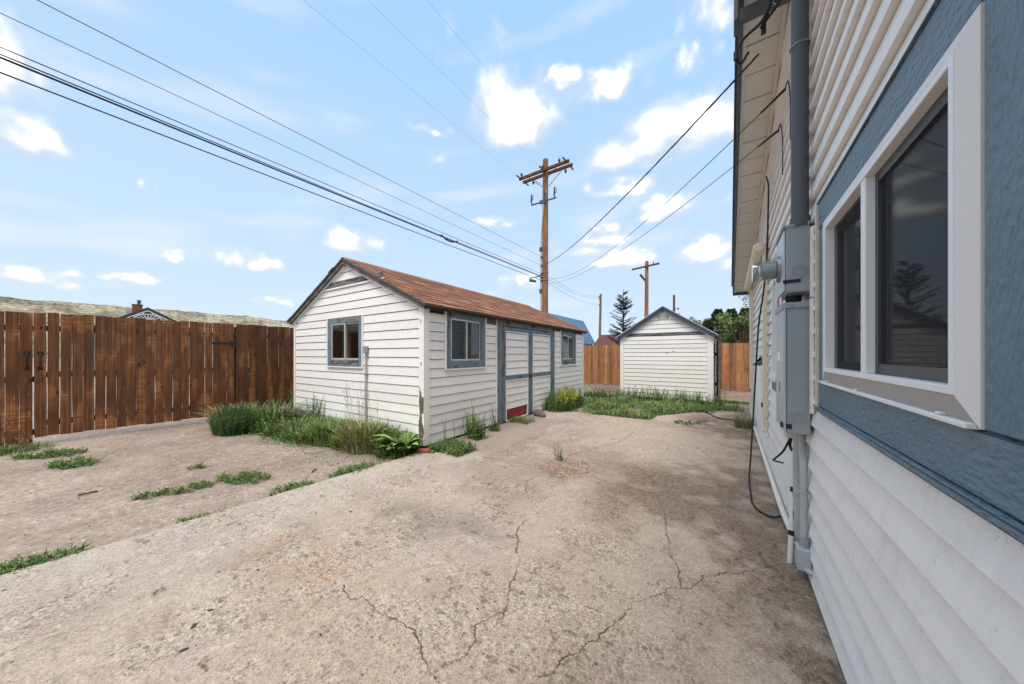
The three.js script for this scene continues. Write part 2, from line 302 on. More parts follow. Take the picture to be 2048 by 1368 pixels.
// ---------- ground: bare dirt sheet to the horizon ----------
function dirtHeight(x, z) {
  const far = Math.hypot(x + 5, z); if (far > 40) return -0.05;
  const f = sm(40, 14, far);
  return -0.045 + f * (0.05 * (fbm(x * 0.5 + 4, z * 0.5, 3) - 0.5) + 0.014 * (fbm(x * 3.1, z * 3.1, 3) - 0.5)) + 0.02 * sm(-6, -9, x) * sm(3, 0, Math.abs(z + 1)) * f;
}
{
  const axis = (c) => { const a = []; for (let t = -8; t <= 8.001; t += 0.1) a.push(c + t); for (const q of [10, 13, 18, 26, 40, 70, 120, 220, 420, 800]) { a.push(c + q); a.unshift(c - q); } return a; };
  const X = axis(-5), Z = axis(-3), pos = [], uv = [], idx = [];
  for (const z of Z) for (const x of X) { pos.push(x, dirtHeight(x, z), z); uv.push((x + 11) / 9, (z + 6) / 9); }
  const n = X.length; for (let j = 0; j < Z.length - 1; j++) for (let i = 0; i < n - 1; i++) { const a = j * n + i; idx.push(a, a + n, a + 1, a + 1, a + n, a + n + 1); }
  const g = new THREE.BufferGeometry(); g.setAttribute('position', new THREE.Float32BufferAttribute(pos, 3)); g.setAttribute('uv', new THREE.Float32BufferAttribute(uv, 2)); g.setIndex(idx); g.computeVertexNormals();
  const W = 1536, col = new Uint8Array(W * W * 4), bmp = new Uint8Array(W * W * 4), r = rng(31);
  for (let y = 0, i = 0; y < W; y++) for (let x = 0; x < W; x++, i += 4) {
    const wx = x / W * 9, wz = y / W * 9;
    const a = fbm(wx * 0.8, wz * 0.8, 3), b = fbm(wx * 3 + 5, wz * 3, 4), c = fbm(wx * 22, wz * 22, 3), g2 = vn(wx * 110, wz * 110), g3 = vn(wx * 47 + 9, wz * 47);
    let t = mix3([164, 147, 132], [138, 121, 107], sm(0.35, 0.7, a * 0.6 + b * 0.4)); t = mix3(t, [172, 157, 143], sm(0.55, 0.8, b) * 0.5);
    t = shade(t, 0.84 + 0.26 * c + 0.22 * (g2 - 0.5) + 0.14 * (g3 - 0.5));
    if (g2 > 0.93) t = shade(t, 0.72);
    col[i] = t[0]; col[i + 1] = t[1]; col[i + 2] = t[2]; col[i + 3] = 255;
    bmp[i] = bmp[i + 1] = bmp[i + 2] = cl255(110 + 120 * (c - 0.5) + 70 * (g2 - 0.5) + 50 * (g3 - 0.5)); bmp[i + 3] = 255;
  }
  for (let k = 0; k < 5200; k++) {                       // small stones and chips lying in the dirt
    const cx = Math.floor(r() * W), cy = Math.floor(r() * W), rx = 1 + r() * r() * 3.4, ry = 1 + r() * r() * 2.2, tone = r() < 0.55 ? [186, 176, 166] : r() < 0.5 ? [96, 88, 84] : [150, 132, 118];
    for (let y = -4; y <= 4; y++) for (let x = -4; x <= 4; x++) if (x * x / rx / rx + y * y / ry / ry < 1) { const i = (((cy + y + W) % W) * W + (cx + x + W) % W) * 4; col[i] = tone[0]; col[i + 1] = tone[1]; col[i + 2] = tone[2]; bmp[i] = bmp[i + 1] = bmp[i + 2] = cl255(bmp[i] + 70); }
  }
  M.dirt = std({ map: finish(col, W, W, true), bumpMap: finish(bmp, W, W, false), bumpScale: 0.012, roughness: 0.97 });
  struct('dirt_ground', g, M.dirt);
}

// ---------- concrete slab: worn, pitted, cracked ----------
const CRACKS = [
  [[-0.75, -1.05], [-0.71, -1.20], [-0.67, -1.31], [-0.61, -1.43], [-0.59, -1.52], [-0.52, -1.65], [-0.49, -1.78], [-0.46, -1.91], [-0.41, -1.98], [-0.29, -2.18], [-0.18, -2.26], [-0.13, -2.42], [-0.02, -2.53], [0.12, -2.64], [0.25, -2.81], [0.40, -2.94]],
  [[-0.26, -2.21], [-0.28, -2.38], [-0.33, -2.50], [-0.38, -2.67], [-0.44, -2.93], [-0.48, -3.17], [-0.54, -3.33], [-0.65, -3.61], [-0.73, -3.92], [-0.86, -4.11], [-1.05, -4.36]],
  [[-1.0, -0.6], [-1.06, -0.95], [-1.13, -0.98], [-1.28, -1.04], [-1.40, -1.07], [-1.50, -1.08], [-1.58, -1.04], [-1.79, -1.04], [-1.85, -1.00], [-2.0, -1.02]],
  [[-1.10, -0.98], [-1.06, -1.09], [-1.06, -1.21], [-1.12, -1.29], [-1.09, -1.39], [-1.03, -1.43], [-1.11, -1.57], [-1.20, -1.83], [-1.44, -2.16], [-1.47, -2.34]],
  [[-1.38, -3.63], [-1.12, -3.57], [-0.88, -3.55], [-0.64, -3.56]],
  [[-1.92, -4.15], [-1.80, -4.54], [-1.65, -4.92], [-1.54, -5.23], [-1.47, -5.78], [-1.48, -6.16]],
  [[-3.1, -3.48], [-2.92, -3.46], [-2.52, -3.45], [-2.25, -3.53], [-2.00, -3.61]],
  [[-2.77, -6.19], [-2.64, -5.36], [-2.76, -4.90], [-2.86, -4.48], [-2.82, -3.98], [-2.66, -3.75], [-2.23, -3.72]],
  [[-1.85, -3.42], [-1.9, -3.1], [-1.8, -2.85]],
];
const HOLE = [[-1.99, -3.56], [-1.99, -3.85], [-1.86, -4.05], [-1.74, -4.07], [-1.46, -3.85], [-1.51, -3.54], [-1.57, -3.43], [-1.74, -3.42], [-1.89, -3.45]];
function inHole(x, z) { const k = Math.hypot((x + 1.73) / 0.30, (z + 3.73) / 0.34) + 0.35 * (fbm(x * 7, z * 7, 3) - 0.5); return k; }
function concreteTex(x0, x1, z0, z1, W, H, dense) {
  const col = new Uint8Array(W * H * 4), hgt = new Float32Array(W * H), sx = W / (x1 - x0), sz = H / (z1 - z0), r = rng(91);
  const g = (x, z, cx, cz, rx, rz) => Math.exp(-(((x - cx) / rx) ** 2 + ((z - cz) / rz) ** 2));
  for (let y = 0, i = 0; y < H; y++) for (let xx = 0; xx < W; xx++, i++) {
    const x = x0 + (xx + 0.5) / sx, z = z0 + (y + 0.5) / sz;
    const a = fbm(x * 0.55 + 3, z * 0.55, 2), b = fbm(x * 2.2, z * 2.2 + 8, 3), c = fbm(x * 17, z * 17, 3), e = vn(x * 75, z * 75), f = vn(x * 170 + 4, z * 170), p = fbm(x * 38 + 30, z * 38, 2), q = fbm(x * 6 + 70, z * 6, 3);
    let t = mix3([167, 150, 133], [149, 132, 116], sm(0.35, 0.68, a * 0.5 + b * 0.5));
    t = mix3(t, [175, 161, 146], sm(0.5, 0.75, q) * 0.5);
    t = mix3(t, [178, 167, 155], sm(-2.4, -3.7, x + (b - 0.5)) * 0.55);                         // cleaner, greyer lime-washed edge along the dirt
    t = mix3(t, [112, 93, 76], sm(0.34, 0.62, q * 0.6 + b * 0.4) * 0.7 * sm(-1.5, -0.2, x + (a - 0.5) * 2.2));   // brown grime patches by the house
    const s1 = g(x, z, -2.2, -1.0, 0.30, 0.2) + g(x, z, -2.75, -1.0, 0.26, 0.18), s2 = g(x, z, -2.35, -1.75, 0.36, 0.26) + 0.8 * g(x, z, -1.75, -1.95, 0.32, 0.22) + 0.9 * g(x, z, 0.12, -3.4, 0.3, 0.28);
    if (s1 > 0.02) t = mix3(t, [166, 130, 106], 0.45 * sm(0.42, 0.62, fbm(x * 5, z * 5 + 4, 4)) * s1);   // rust stain
    t = mix3(t, [166, 134, 118], 0.35 * sm(0.4, 0.62, q) * g(x, z, -1.75, -2.6, 0.5, 0.4));
    if (s2 > 0.02) t = mix3(t, [112, 104, 98], 0.6 * sm(0.36, 0.6, fbm(x * 4 + 9, z * 4, 4)) * s2);   // oil
    t = mix3(t, [146, 130, 117], 0.8 * sm(0.06, -0.05, x + 2.82 + 0.12 * Math.sin(z * 3) + 0.1 * (b - 0.5)) * sm(-6.5, -6.2, z) * sm(-3.5, -3.65, z));   // later smooth patch at the shed door
    const patch = x < -2.8 && z < -3.6 && z > -6.2 ? 0.35 : 1, scour = sm(0.40, 0.62, b * 0.5 + q * 0.5);
    const rough = patch * (0.45 + 0.75 * scour);
    let h = 0.5 + rough * (0.42 * (c - 0.5) + 0.30 * (p - 0.5) + 0.16 * (e - 0.5)) + 0.16 * (f - 0.5);
    const pit = sm(0.36, 0.24, p) * rough; h -= 0.22 * pit; t = shade(t, 1 - 0.14 * pit + 0.10 * (c - 0.5) + 0.15 * (e - 0.5) * rough + 0.34 * (f - 0.5) * (0.5 + 0.5 * rough));
    const k = x > -2.4 && x < -1.1 && z > -4.5 && z < -3.1 ? inHole(x, z) : 9;
    if (k < 1.1) { const m = sm(1.04, 0.94, k); t = mix3(t, shade(mix3([124, 96, 78], [176, 150, 130], fbm(x * 9, z * 9, 3)), 0.7 + 0.5 * vn(x * 60, z * 60)), m); h -= 0.5 * m - 0.5 * m * (vn(x * 40, z * 40) - 0.4); }
    hgt[i] = h; col[i * 4] = t[0]; col[i * 4 + 1] = t[1]; col[i * 4 + 2] = t[2]; col[i * 4 + 3] = 255;
  }
  const dot = (x, z, rx, rz, c, dh, al = 1) => {
    const cx = (x - x0) * sx, cy = (z - z0) * sz, ax = Math.max(0.6, rx * sx), ay = Math.max(0.6, rz * sz);
    for (let yy = Math.floor(cy - ay); yy <= cy + ay; yy++) for (let xx = Math.floor(cx - ax); xx <= cx + ax; xx++) {
      if (xx < 0 || yy < 0 || xx >= W || yy >= H) continue; const d = ((xx - cx) / ax) ** 2 + ((yy - cy) / ay) ** 2; if (d > 1) continue;
      const i = yy * W + xx, w = al * (1 - d * d); for (let q = 0; q < 3; q++) col[i * 4 + q] = mix(col[i * 4 + q], c[q], w); hgt[i] += dh * w;
    }
  };
  const area = (x1 - x0) * (z1 - z0);
  for (let k = 0; k < area * 420 * dense; k++) { const x = mix(x0, x1, r()), z = mix(z0, z1, r()); if (fbm(x * 2.2, z * 2.2 + 8, 2) < 0.42) continue; const s = 0.002 + 0.0035 * r() * r(); dot(x, z, s * (1 + r()), s, [104, 87, 73], -0.5, 0.7); }       // pits
  for (let k = 0; k < area * 170 * dense; k++) { const s = 0.002 + 0.003 * r() * r(); dot(mix(x0, x1, r()), mix(z0, z1, r()), s * (1 + r()), s, r() < 0.7 ? [196, 188, 178] : [84, 86, 90], 0.12, 0.85); }   // aggregate
  for (let k = 0; k < area * 2.4; k++) { const s = 0.006 + 0.012 * r() * r(); dot(mix(x0, x1, r()), mix(z0, z1, r()), s * (1 + r()), s, [62, 66, 72], 0.1, 0.9); }
  for (let k = 0; k < area * 3; k++) { const x = mix(x0, x1, r()), z = mix(z0, z1, r()), n = 6 + 14 * r(); for (let j = 0; j < n; j++) dot(x + 0.10 * (r() - 0.5) * (r() + 0.2), z + 0.06 * (r() - 0.5) * (r() + 0.2), 0.006 + 0.012 * r(), 0.004 + 0.006 * r(), [104, 86, 70], -0.35, 0.5); }   // spalls
  for (const line of CRACKS) for (let k = 0; k < line.length - 1; k++) {
    const [a, b] = [line[k], line[k + 1]], L = Math.hypot(b[0] - a[0], b[1] - a[1]), n = Math.ceil(L / 0.0015);
    for (let j = 0; j < n; j++) {
      const t = j / n, x = mix(a[0], b[0], t), z = mix(a[1], b[1], t), ox = 0.05 * (fbm(x * 14 + 3, z * 14, 4) - 0.5) + 0.012 * (vn(x * 90, z * 90) - 0.5), oz = 0.05 * (fbm(x * 14 + 63, z * 14, 4) - 0.5) + 0.012 * (vn(x * 90 + 9, z * 90) - 0.5);
      const w = 0.0016 + 0.0034 * sm(0.3, 0.75, fbm(x * 8, z * 8 + 30, 3)) * Math.min(1, 0.4 + vn(x * 30, z * 30));
      dot(x + ox, z + oz, w, w, [88, 71, 58], -0.14, 0.75);
      if (r() < 0.03) dot(x + ox + 0.02 * (r() - 0.5), z + oz + 0.02 * (r() - 0.5), 0.004 + 0.009 * r(), 0.003 + 0.007 * r(), [98, 80, 66], -0.3, 0.6);
    }
  }
  const b = new Uint8Array(W * H * 4); for (let i = 0; i < W * H; i++) { b[4 * i] = b[4 * i + 1] = b[4 * i + 2] = cl255(hgt[i] * 190 + 20); b[4 * i + 3] = 255; }
  const m = std({ map: finish(col, W, H, true), bumpMap: finish(b, W, H, false), bumpScale: 0.015, roughness: 0.93 });
  m.map.wrapS = m.map.wrapT = m.bumpMap.wrapS = m.bumpMap.wrapT = THREE.ClampToEdgeWrapping; return m;
}
function slab(name, outline, box, mat, top = 0, thick = 0.11) {
  const sh = new THREE.Shape(outline.map(([x, z]) => new THREE.Vector2(x, -z)));
  const g = new THREE.ExtrudeGeometry(sh, { depth: thick - 0.008, bevelEnabled: true, bevelThickness: 0.008, bevelSize: 0.008, bevelOffset: -0.008, bevelSegments: 1 }); g.rotateX(-Math.PI / 2); g.translate(0, top - thick, 0);
  const p = g.attributes.position, uv = g.attributes.uv; for (let i = 0; i < p.count; i++) uv.setXY(i, (p.getX(i) - box[0]) / (box[1] - box[0]), (p.getZ(i) - box[2]) / (box[3] - box[2]));
  return struct(name, g, mat);
}
{
  const jag = (a, b, n, amp, seed) => { const r = rng(seed), o = []; for (let i = 0; i < n; i++) { const t = i / n; o.push([mix(a[0], b[0], t) + (r() - 0.5) * amp, mix(a[1], b[1], t) + (r() - 0.5) * amp]); } return o; };
  const nearBox = [-4.4, 0.8, -4.2, 1.0], farBox = [-4.4, 0.9, -15.3, -4.2];
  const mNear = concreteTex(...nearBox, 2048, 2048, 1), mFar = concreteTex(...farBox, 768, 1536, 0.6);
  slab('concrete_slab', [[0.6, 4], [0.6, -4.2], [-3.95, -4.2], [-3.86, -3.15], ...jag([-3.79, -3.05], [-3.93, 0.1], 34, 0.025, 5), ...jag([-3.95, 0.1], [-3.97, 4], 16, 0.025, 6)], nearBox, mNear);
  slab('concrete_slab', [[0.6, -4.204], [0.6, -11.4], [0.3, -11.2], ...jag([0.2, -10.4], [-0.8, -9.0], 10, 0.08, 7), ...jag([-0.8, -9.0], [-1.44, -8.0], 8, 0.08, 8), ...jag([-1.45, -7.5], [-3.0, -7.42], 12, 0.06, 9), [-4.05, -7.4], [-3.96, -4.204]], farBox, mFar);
  slab('concrete_path', [[0.75, -11.75], [0.75, -15.0], [-0.3, -15.0], [-0.32, -12.1]], farBox, mFar, 0.01);
}
// pebbles on the dirt, gravel in the broken-out hole
{
  const base = new THREE.DodecahedronGeometry(1, 0); base.scale(1, 0.55, 0.8);
  const r = rng(44), list = [];
  for (let i = 0; i < 5200; i++) {
    const x = -9.1 + 5.2 * r(), z = -3.1 + 5.6 * r(), s = 0.003 + 0.010 * r() * r() * r(); if (fbm(x * 1.2, z * 1.2, 2) + 0.35 * r() < 0.62) continue; list.push([x, dirtHeight(x, z) + s * 0.25, z, s]);
  }
  for (let i = 0; i < 900; i++) { const x = -7.4 + 3.0 * r(), z = -2.4 + 0.55 * (x + 7.4) * -0.12 + 0.5 * r(), s = 0.006 + 0.012 * r() * r(); list.push([x, dirtHeight(x, z) + s * 0.25, z, s]); }
  for (let i = 0; i < 240; i++) { const a = r() * 6.28, q = Math.pow(r(), 0.35) * 0.28, s = 0.004 + 0.010 * r() * r(); list.push([-1.73 + q * Math.cos(a), 0.001, -3.73 + q * 1.1 * Math.sin(a), s]); }
  for (let i = 0; i < 500; i++) { const x = -3.8 + 4.1 * r(), z = -6 + 6.4 * r(), s = 0.0025 + 0.004 * r() * r(); list.push([x, s * 0.3, z, s]); }
  const im = new THREE.InstancedMesh(base, std({ color: 0xffffff, roughness: 0.95 }), list.length), m = new THREE.Matrix4(), q = new THREE.Quaternion(), c = new THREE.Color();
  list.forEach(([x, y, z, s], i) => { q.setFromEuler(new THREE.Euler(r() * 0.6, r() * 6.3, r() * 0.6)); m.compose(new THREE.Vector3(x, y, z), q, new THREE.Vector3(s, s, s)); im.setMatrixAt(i, m); const k = r(), t = 0.12 + 0.30 * r(); c.setRGB(t, t * (k < 0.5 ? 0.88 : 0.95), t * (k < 0.5 ? 0.78 : 0.9)); im.setColorAt(i, c); });
  im.name = 'gravel'; im.userData = { kind: 'stuff', label: 'small loose stones scattered over the dirt and broken concrete', category: 'gravel' }; shadows(im); scene.add(im);
}
// ---------- bare rocky ridge beyond the fence ----------
{
  const N = 150, K = 16, pos = [], uv = [], col = [], idx = [], D = Math.PI / 180;
  for (let i = 0; i <= N; i++) {
    const az = -150 + 112 * i / N;
    let el = az < -79 ? 5.45 : mix(5.45, 3.0, sm(-79, -50, az)); el *= sm(-38, -52, az); el += 0.22 * (fbm(az * 0.55, 3, 4) - 0.5);
    const top = 300 * Math.tan(Math.max(0, el) * D) * 1.02 + 1.45;
    for (let k = 0; k <= K; k++) {
      const t = k / K, dist = mix(230, 306, Math.pow(t, 0.8)) + 7 * (fbm(az * 0.8 + t * 3, t * 9, 4) - 0.5), stepY = t + 0.04 * (fbm(az * 0.4, t * 14, 3) - 0.5) * (k < K ? 1 : 0);
      pos.push(Math.sin(az * D) * dist, -1 + (top + 1) * stepY + (k < K ? 1.1 * (vn(az * 2.2, t * 9) - 0.5) : 0.9 * (vn(az * 1.3, 1) - 0.5)), -Math.cos(az * D) * dist); uv.push(az * 0.5, t * 3);
      const n = fbm(az * 1.4, t * 12 + az * 0.05, 4), s = fbm(az * 0.5, t * 20, 3), c = mix3([0.52, 0.47, 0.38], [0.24, 0.225, 0.16], sm(0.40, 0.62, n * 0.45 + s * 0.55)); col.push(...c);
    }
  }
  for (let i = 0; i < N; i++) for (let k = 0; k < K; k++) { const a = i * (K + 1) + k; idx.push(a, a + 1, a + K + 1, a + 1, a + K + 2, a + K + 1); }
  const g = new THREE.BufferGeometry(); g.setAttribute('position', new THREE.Float32BufferAttribute(pos, 3)); g.setAttribute('uv', new THREE.Float32BufferAttribute(uv, 2)); g.setAttribute('color', new THREE.Float32BufferAttribute(col, 3)); g.setIndex(idx); g.computeVertexNormals();
  const rock = dtex(512, 512, (u, v) => shade([226, 220, 206], 0.45 + 0.95 * fbm(u * 10, v * 40, 5) * (0.75 + 0.4 * sm(0.35, 0.6, fbm(u * 5 + 3, v * 60, 3)))));
  struct('rocky_hill', g, std({ vertexColors: true, map: rock, roughness: 1 }));
}
// ---------- window units ----------
// frame(s, y, out) places things; a sliding window with a casing, two sashes and panes
function slider(parent, map, s0, s1, y0, y1, o) {      // o: casing, proud, frameMat, casingMat, sillMat
  const w = sub('window', parent), B = (a, b, c, d, e, f, r) => { const g = bx(a, b, c, d, e, f, r); const p = g.attributes.position; for (let i = 0; i < p.count; i++) p.setXYZ(i, ...map(p.getX(i), p.getY(i), p.getZ(i))); g.computeVertexNormals(); fixWind(g); return g; };
  const c = o.casing, pr = o.proud;
  part('casing', B(s0, s0 + c, y0, y1, -0.02, pr, 0.004), o.casingMat, w); part('casing', B(s1 - c, s1, y0, y1, -0.02, pr, 0.004), o.casingMat, w);
  part('casing', B(s0 + c, s1 - c, y1 - c, y1, -0.02, pr - 0.003, 0.004), o.casingMat, w); part('sill', B(s0 + c, s1 - c, y0, y0 + c * 1.2, -0.02, pr + 0.004, 0.004), o.sillMat, w);
  if (o.strip) { part('drip_strip', B(s0 - 0.025, s1 + 0.025, y0 - 0.022, y0, 0, pr + 0.02, 0.003), M.white, w); part('side_strip', B(s1 + 0.001, s1 + 0.03, y0, y1, 0, pr + 0.01, 0.003), M.white, w); part('side_strip', B(s0 - 0.03, s0 - 0.001, y0, y1, 0, pr + 0.01, 0.003), M.white, w); }
  const a = s0 + c, b = s1 - c, lo = y0 + c * 1.2, hi = y1 - c, t = o.sash ?? 0.028, mid = (a + b) / 2;
  const sash = (p, q, d) => { part('sash', join([B(p, p + t, lo, hi, d - 0.02, d), B(q - t, q, lo, hi, d - 0.02, d), B(p + t, q - t, lo, lo + t, d - 0.02, d - 0.001), B(p + t, q - t, hi - t, hi, d - 0.02, d - 0.001)]), M.alu, w); part('pane', B(p + t - 0.003, q - t + 0.003, lo + t - 0.003, hi - t + 0.003, d - 0.012, d - 0.008), M.glass, w); };
  sash(a, mid + t / 2, pr - 0.012); sash(mid - t / 2, b, pr - 0.034);
  return w;
}
function fixWind(g) { const p = g.attributes.position, c = new THREE.Vector3(); g.computeBoundingBox(); g.boundingBox.getCenter(c); let v = 0; const A = new THREE.Vector3(), B = new THREE.Vector3(), D = new THREE.Vector3(); for (let i = 0; i < p.count; i += 3) { A.fromBufferAttribute(p, i).sub(c); B.fromBufferAttribute(p, i + 1).sub(c); D.fromBufferAttribute(p, i + 2).sub(c); v += A.dot(B.cross(D)); } if (v < 0) { for (const k of ['position', 'uv']) { const at = g.attributes[k], n = at.itemSize, a = at.array; for (let i = 0; i < at.count; i += 3) for (let q = 0; q < n; q++) { const t = a[(i + 1) * n + q]; a[(i + 1) * n + q] = a[(i + 2) * n + q]; a[(i + 2) * n + q] = t; } } g.computeVertexNormals(); } return g; }
const placed = (map, ...a) => { const g = bx(...a), p = g.attributes.position; for (let i = 0; i < p.count; i++) p.setXYZ(i, ...map(p.getX(i), p.getY(i), p.getZ(i))); g.computeVertexNormals(); return fixWind(g); };

// ---------- the long shed ----------
{
  const shed = thing('storage_shed', 'long white clapboard shed with brown shingle roof and blue-grey double doors', 'shed', [-3.874, 0, -3.235], 1.5 * Math.PI / 180);
  const Wd = 4.3, Ln = 6.85, EV = 2.23, AP = 3.22, gm = (s, y, o) => [-Wd + s, y, o], sm_ = (s, y, o) => [o, y, -s];
  const gw = [1.49, 2.68, 1.22, 2.17], w1 = [0.45, 1.494, 1.21, 2.18], w2 = [5.02, 6.16, 1.15, 2.15];
  const hole = (q, c) => [q[0] + c, q[1] - c, q[2] + c * 1.2, q[3] - c];
  part('wall', holedWall([[0, 0], [Wd, 0], [Wd, EV], [Wd / 2, AP], [0, EV]], [hole(gw, 0.11)], 0.09, (s, y, o) => gm(s, y, o)), M.inner, shed);
  part('wall', holedWall([[0.095, 0], [Ln, 0], [Ln, EV - 0.02], [0.095, EV - 0.02]], [hole(w1, 0.11), hole(w2, 0.11)], 0.09, (s, y, o) => sm_(s, y, o)), M.inner, shed);
  part('wall', bx(-Wd, -Wd + 0.09, 0, EV - 0.02, -Ln, -0.095), M.inner, shed);
  part('wall', holedWall([[0, 0], [Wd, 0], [Wd, EV], [Wd / 2, AP], [0, EV]], [], 0.09, (s, y, o) => gm(s, y, -Ln - 0.002 + o)), M.shedSiding[1], shed);
  part('floor', bx(-Wd + 0.1, -0.1, -0.06, 0.015, -Ln + 0.02, -0.1), M.dark, shed);
  const rakeL = (y) => y < EV - 0.06 ? 0.06 : 0.06 + (y - EV + 0.06) * (Wd / 2 - 0.06) / (AP - EV + 0.02), rakeR = (y) => Wd - rakeL(y);
  // lap boards: gable end, upper gable, long side in three bays
  lapSiding(shed, gm, 0.055, 2.73, 0.1505, rakeL, (y) => Math.min(Wd - 0.10, rakeR(y)), [gw], M.shedSiding, 3);
  lapSiding(shed, gm, 2.885, AP - 0.04, 0.15, rakeL, rakeR, [], M.shedSiding, 4);
  lapSiding(shed, sm_, 0.045, 2.19, 0.148, () => 0.095, () => 1.872, [w1], M.shedSiding, 5);
  lapSiding(shed, sm_, 0.045, 2.19, 0.148, () => 4.625, () => Ln - 0.08, [w2], M.shedSiding, 6);
  // boarded-over strip across the gable: grey bare wood, white batten, stained board
  part('gable_board', placed(gm, 1.02, 3.28, 2.775, 2.88, 0, 0.022, 0.004), M.bare, shed).userData.label = 'bare weathered board across the gable';
  part('batten', placed(gm, 0.98, 3.3, 2.735, 2.772, 0, 0.034, 0.006), M.white, shed);
  // corner boards and rake trim
  part('corner_board', placed(gm, Wd - 0.095, Wd + 0.022, 0.04, EV, 0.001, 0.026, 0.004), M.shedSiding[0], shed);
  part('corner_board', placed(sm_, 0.001, 0.092, 0.04, EV - 0.03, 0.001, 0.024, 0.004), M.shedSiding[0], shed);
  part('corner_board', placed(gm, -0.02, 0.055, 0.04, EV - 0.05, 0.001, 0.026, 0.004), M.shedSiding[1], shed);
  part('corner_board', placed(sm_, Ln - 0.078, Ln + 0.01, 0.04, EV - 0.04, 0.001, 0.026, 0.004), M.shedSiding[1], shed);
  { // torn lower part of the corner cladding shows grey sheathing
    const sh = new THREE.Shape([[0.0, 0.12], [0.075, 0.1], [0.088, 0.16], [0.11, 0.24], [0.1, 0.33], [0.062, 0.42], [0.07, 0.47], [0.055, 0.53], [0.1, 0.55], [0.106, 0.79], [0.055, 0.80], [0.05, 0.87], [0.02, 0.9], [0.008, 0.96], [0.012, 0.8], [0.0, 0.74], [0.018, 0.55], [0.006, 0.45], [-0.006, 0.42]].map((q) => new THREE.Vector2(...q)));
    const g = new THREE.ExtrudeGeometry(sh, { depth: 0.004, bevelEnabled: false }); g.translate(-0.085, 0, 0.027); part('torn_cladding', metreUV(g), M.old, shed).userData.label = 'ragged tear showing grey wood beneath the white cladding';
    part('chip', bx(-0.045, -0.03, 1.28, 1.33, 0.0265, 0.029), M.dark, shed); part('chip', bx(-0.05, -0.04, 1.93, 2.0, 0.0265, 0.029), M.dark, shed);
  }
  const slopeLen = Math.hypot(Wd / 2 + 0.13, (AP - EV) / (Wd / 2) * (Wd / 2 + 0.13)), ang = Math.atan2(AP - EV, Wd / 2);
  const roofPt = (side, t, z, up) => { const x = Math.cos(ang) * t, y = -Math.sin(ang) * t, nx = Math.sin(ang), ny = Math.cos(ang); return [-Wd / 2 + side * (x + nx * up), AP + 0.03 + y + ny * up, z]; };
  const sag = (z) => 0 * z;
  const slab8 = (side, t0, t1, z0, z1, u0, u1, u2 = u0, u3 = u1) => [roofPt(side, t0, z0, u0), roofPt(side, t1, z0, u2), roofPt(side, t1, z1, u2), roofPt(side, t0, z1, u0), roofPt(side, t0, z0, u1), roofPt(side, t1, z0, u3), roofPt(side, t1, z1, u3), roofPt(side, t0, z1, u1)];
  for (const side of [1, -1]) part('roof_deck', hexa(slab8(side, 0.004, slopeLen, 0.09, -Ln - 0.09, -0.012, 0.018)), M.old, shed);
  // rake boards: white inner strip, bare board, dark drip edge
  for (const side of [1, -1]) {
    part('rake_board', hexa(slab8(side, 0.02, slopeLen - 0.02, 0.088, 0.03, -0.075, -0.014), 0, 0, [[0, 0], [2.4, 0], [2.4, 0.05], [0, 0.05], [0, 0.1], [2.4, 0.1], [2.4, 0.15], [0, 0.15]]), M.old, shed);
    part('rake_strip', hexa(slab8(side, 0.08, slopeLen - 0.06, 0.045, 0.0, -0.108, -0.078)), M.white, shed);
    part('drip_edge', hexa(slab8(side, 0.0, slopeLen + 0.015, 0.108, 0.089, -0.010, 0.022)), M.darkTrim, shed);
    part('eave_board', hexa(slab8(side, slopeLen - 0.03, slopeLen - 0.005, 0.08, -Ln - 0.08, -0.06, -0.014)), M.dark, shed);
  }
  for (const s of [0.5, 2.25, 3.35, 4.5, 6.1]) part('rafter_tail', placed(sm_, s, s + 0.05, 2.10, 2.17, 0.025, 0.11, 0.003), M.poleDark, shed);
  // shingles, each tab its own piece on the slope that faces the yard
  const shMat = ['#a16d50', '#97654b', '#a97658', '#8b5d47', '#b58a6e'].map((c, i) => std({ color: new THREE.Color(c), map: null, roughness: 0.95 }));
  const grit = dtex(256, 256, (u, v) => { const k = 222 + 70 * (vn(u * 128, v * 128) - 0.5) + 60 * (fbm(u * 9, v * 9, 3) - 0.5); return [cl255(k), cl255(k), cl255(k)]; });
  const gritB = dtex(256, 256, (u, v) => 128 + 120 * (vn(u * 128, v * 128) - 0.5), false);
  for (const m of shMat) { m.map = grit; m.bumpMap = gritB; m.bumpScale = 0.002; }
  const r = rng(8), NC = 15, e = slopeLen / NC, TW = 0.36, z0 = 0.1, z1 = -Ln - 0.1, rest = [];
  for (let k = 0; k < NC; k++) for (const side of [1, -1]) {
    let z = z0; const off = (k % 2) * TW * 0.5 + (r() - 0.5) * 0.05; let first = true;
    while (z > z1 + 0.02) {
      let len = first ? (off || TW) : TW; first = false; const ze = Math.max(z1, z - len), t0 = k * e - (k ? 0.03 : 0), t1 = (k + 1) * e + (k === NC - 1 ? 0.012 : 0) + (r() - 0.5) * 0.012, lift = 0.004 + 0.007 * r() * r();
      const c = slab8(side, t0, t1, z - 0.003, ze + 0.002 + 0.003 * r(), 0.0185, 0.0195, 0.0185, 0.026 + lift).map((q) => [q[0], q[1] + sag(q[2]), q[2]]);
      const g = hexa(c, r() * 2, r() * 2, [[0, 0], [0.17, 0], [0.17, TW], [0, TW], [0, 0], [0.17, 0], [0.17, TW], [0, TW]].map((q) => [q[0] * 3, q[1] * 3]));
      if (side > 0) part('shingle', g, shMat[Math.floor(r() * r() * 5 + r() * 0.99) % 5], shed); else rest.push(g);
      z = ze;
    }
  }
  part('shingle_field', rest, shMat[0], shed).userData.kind = 'stuff';
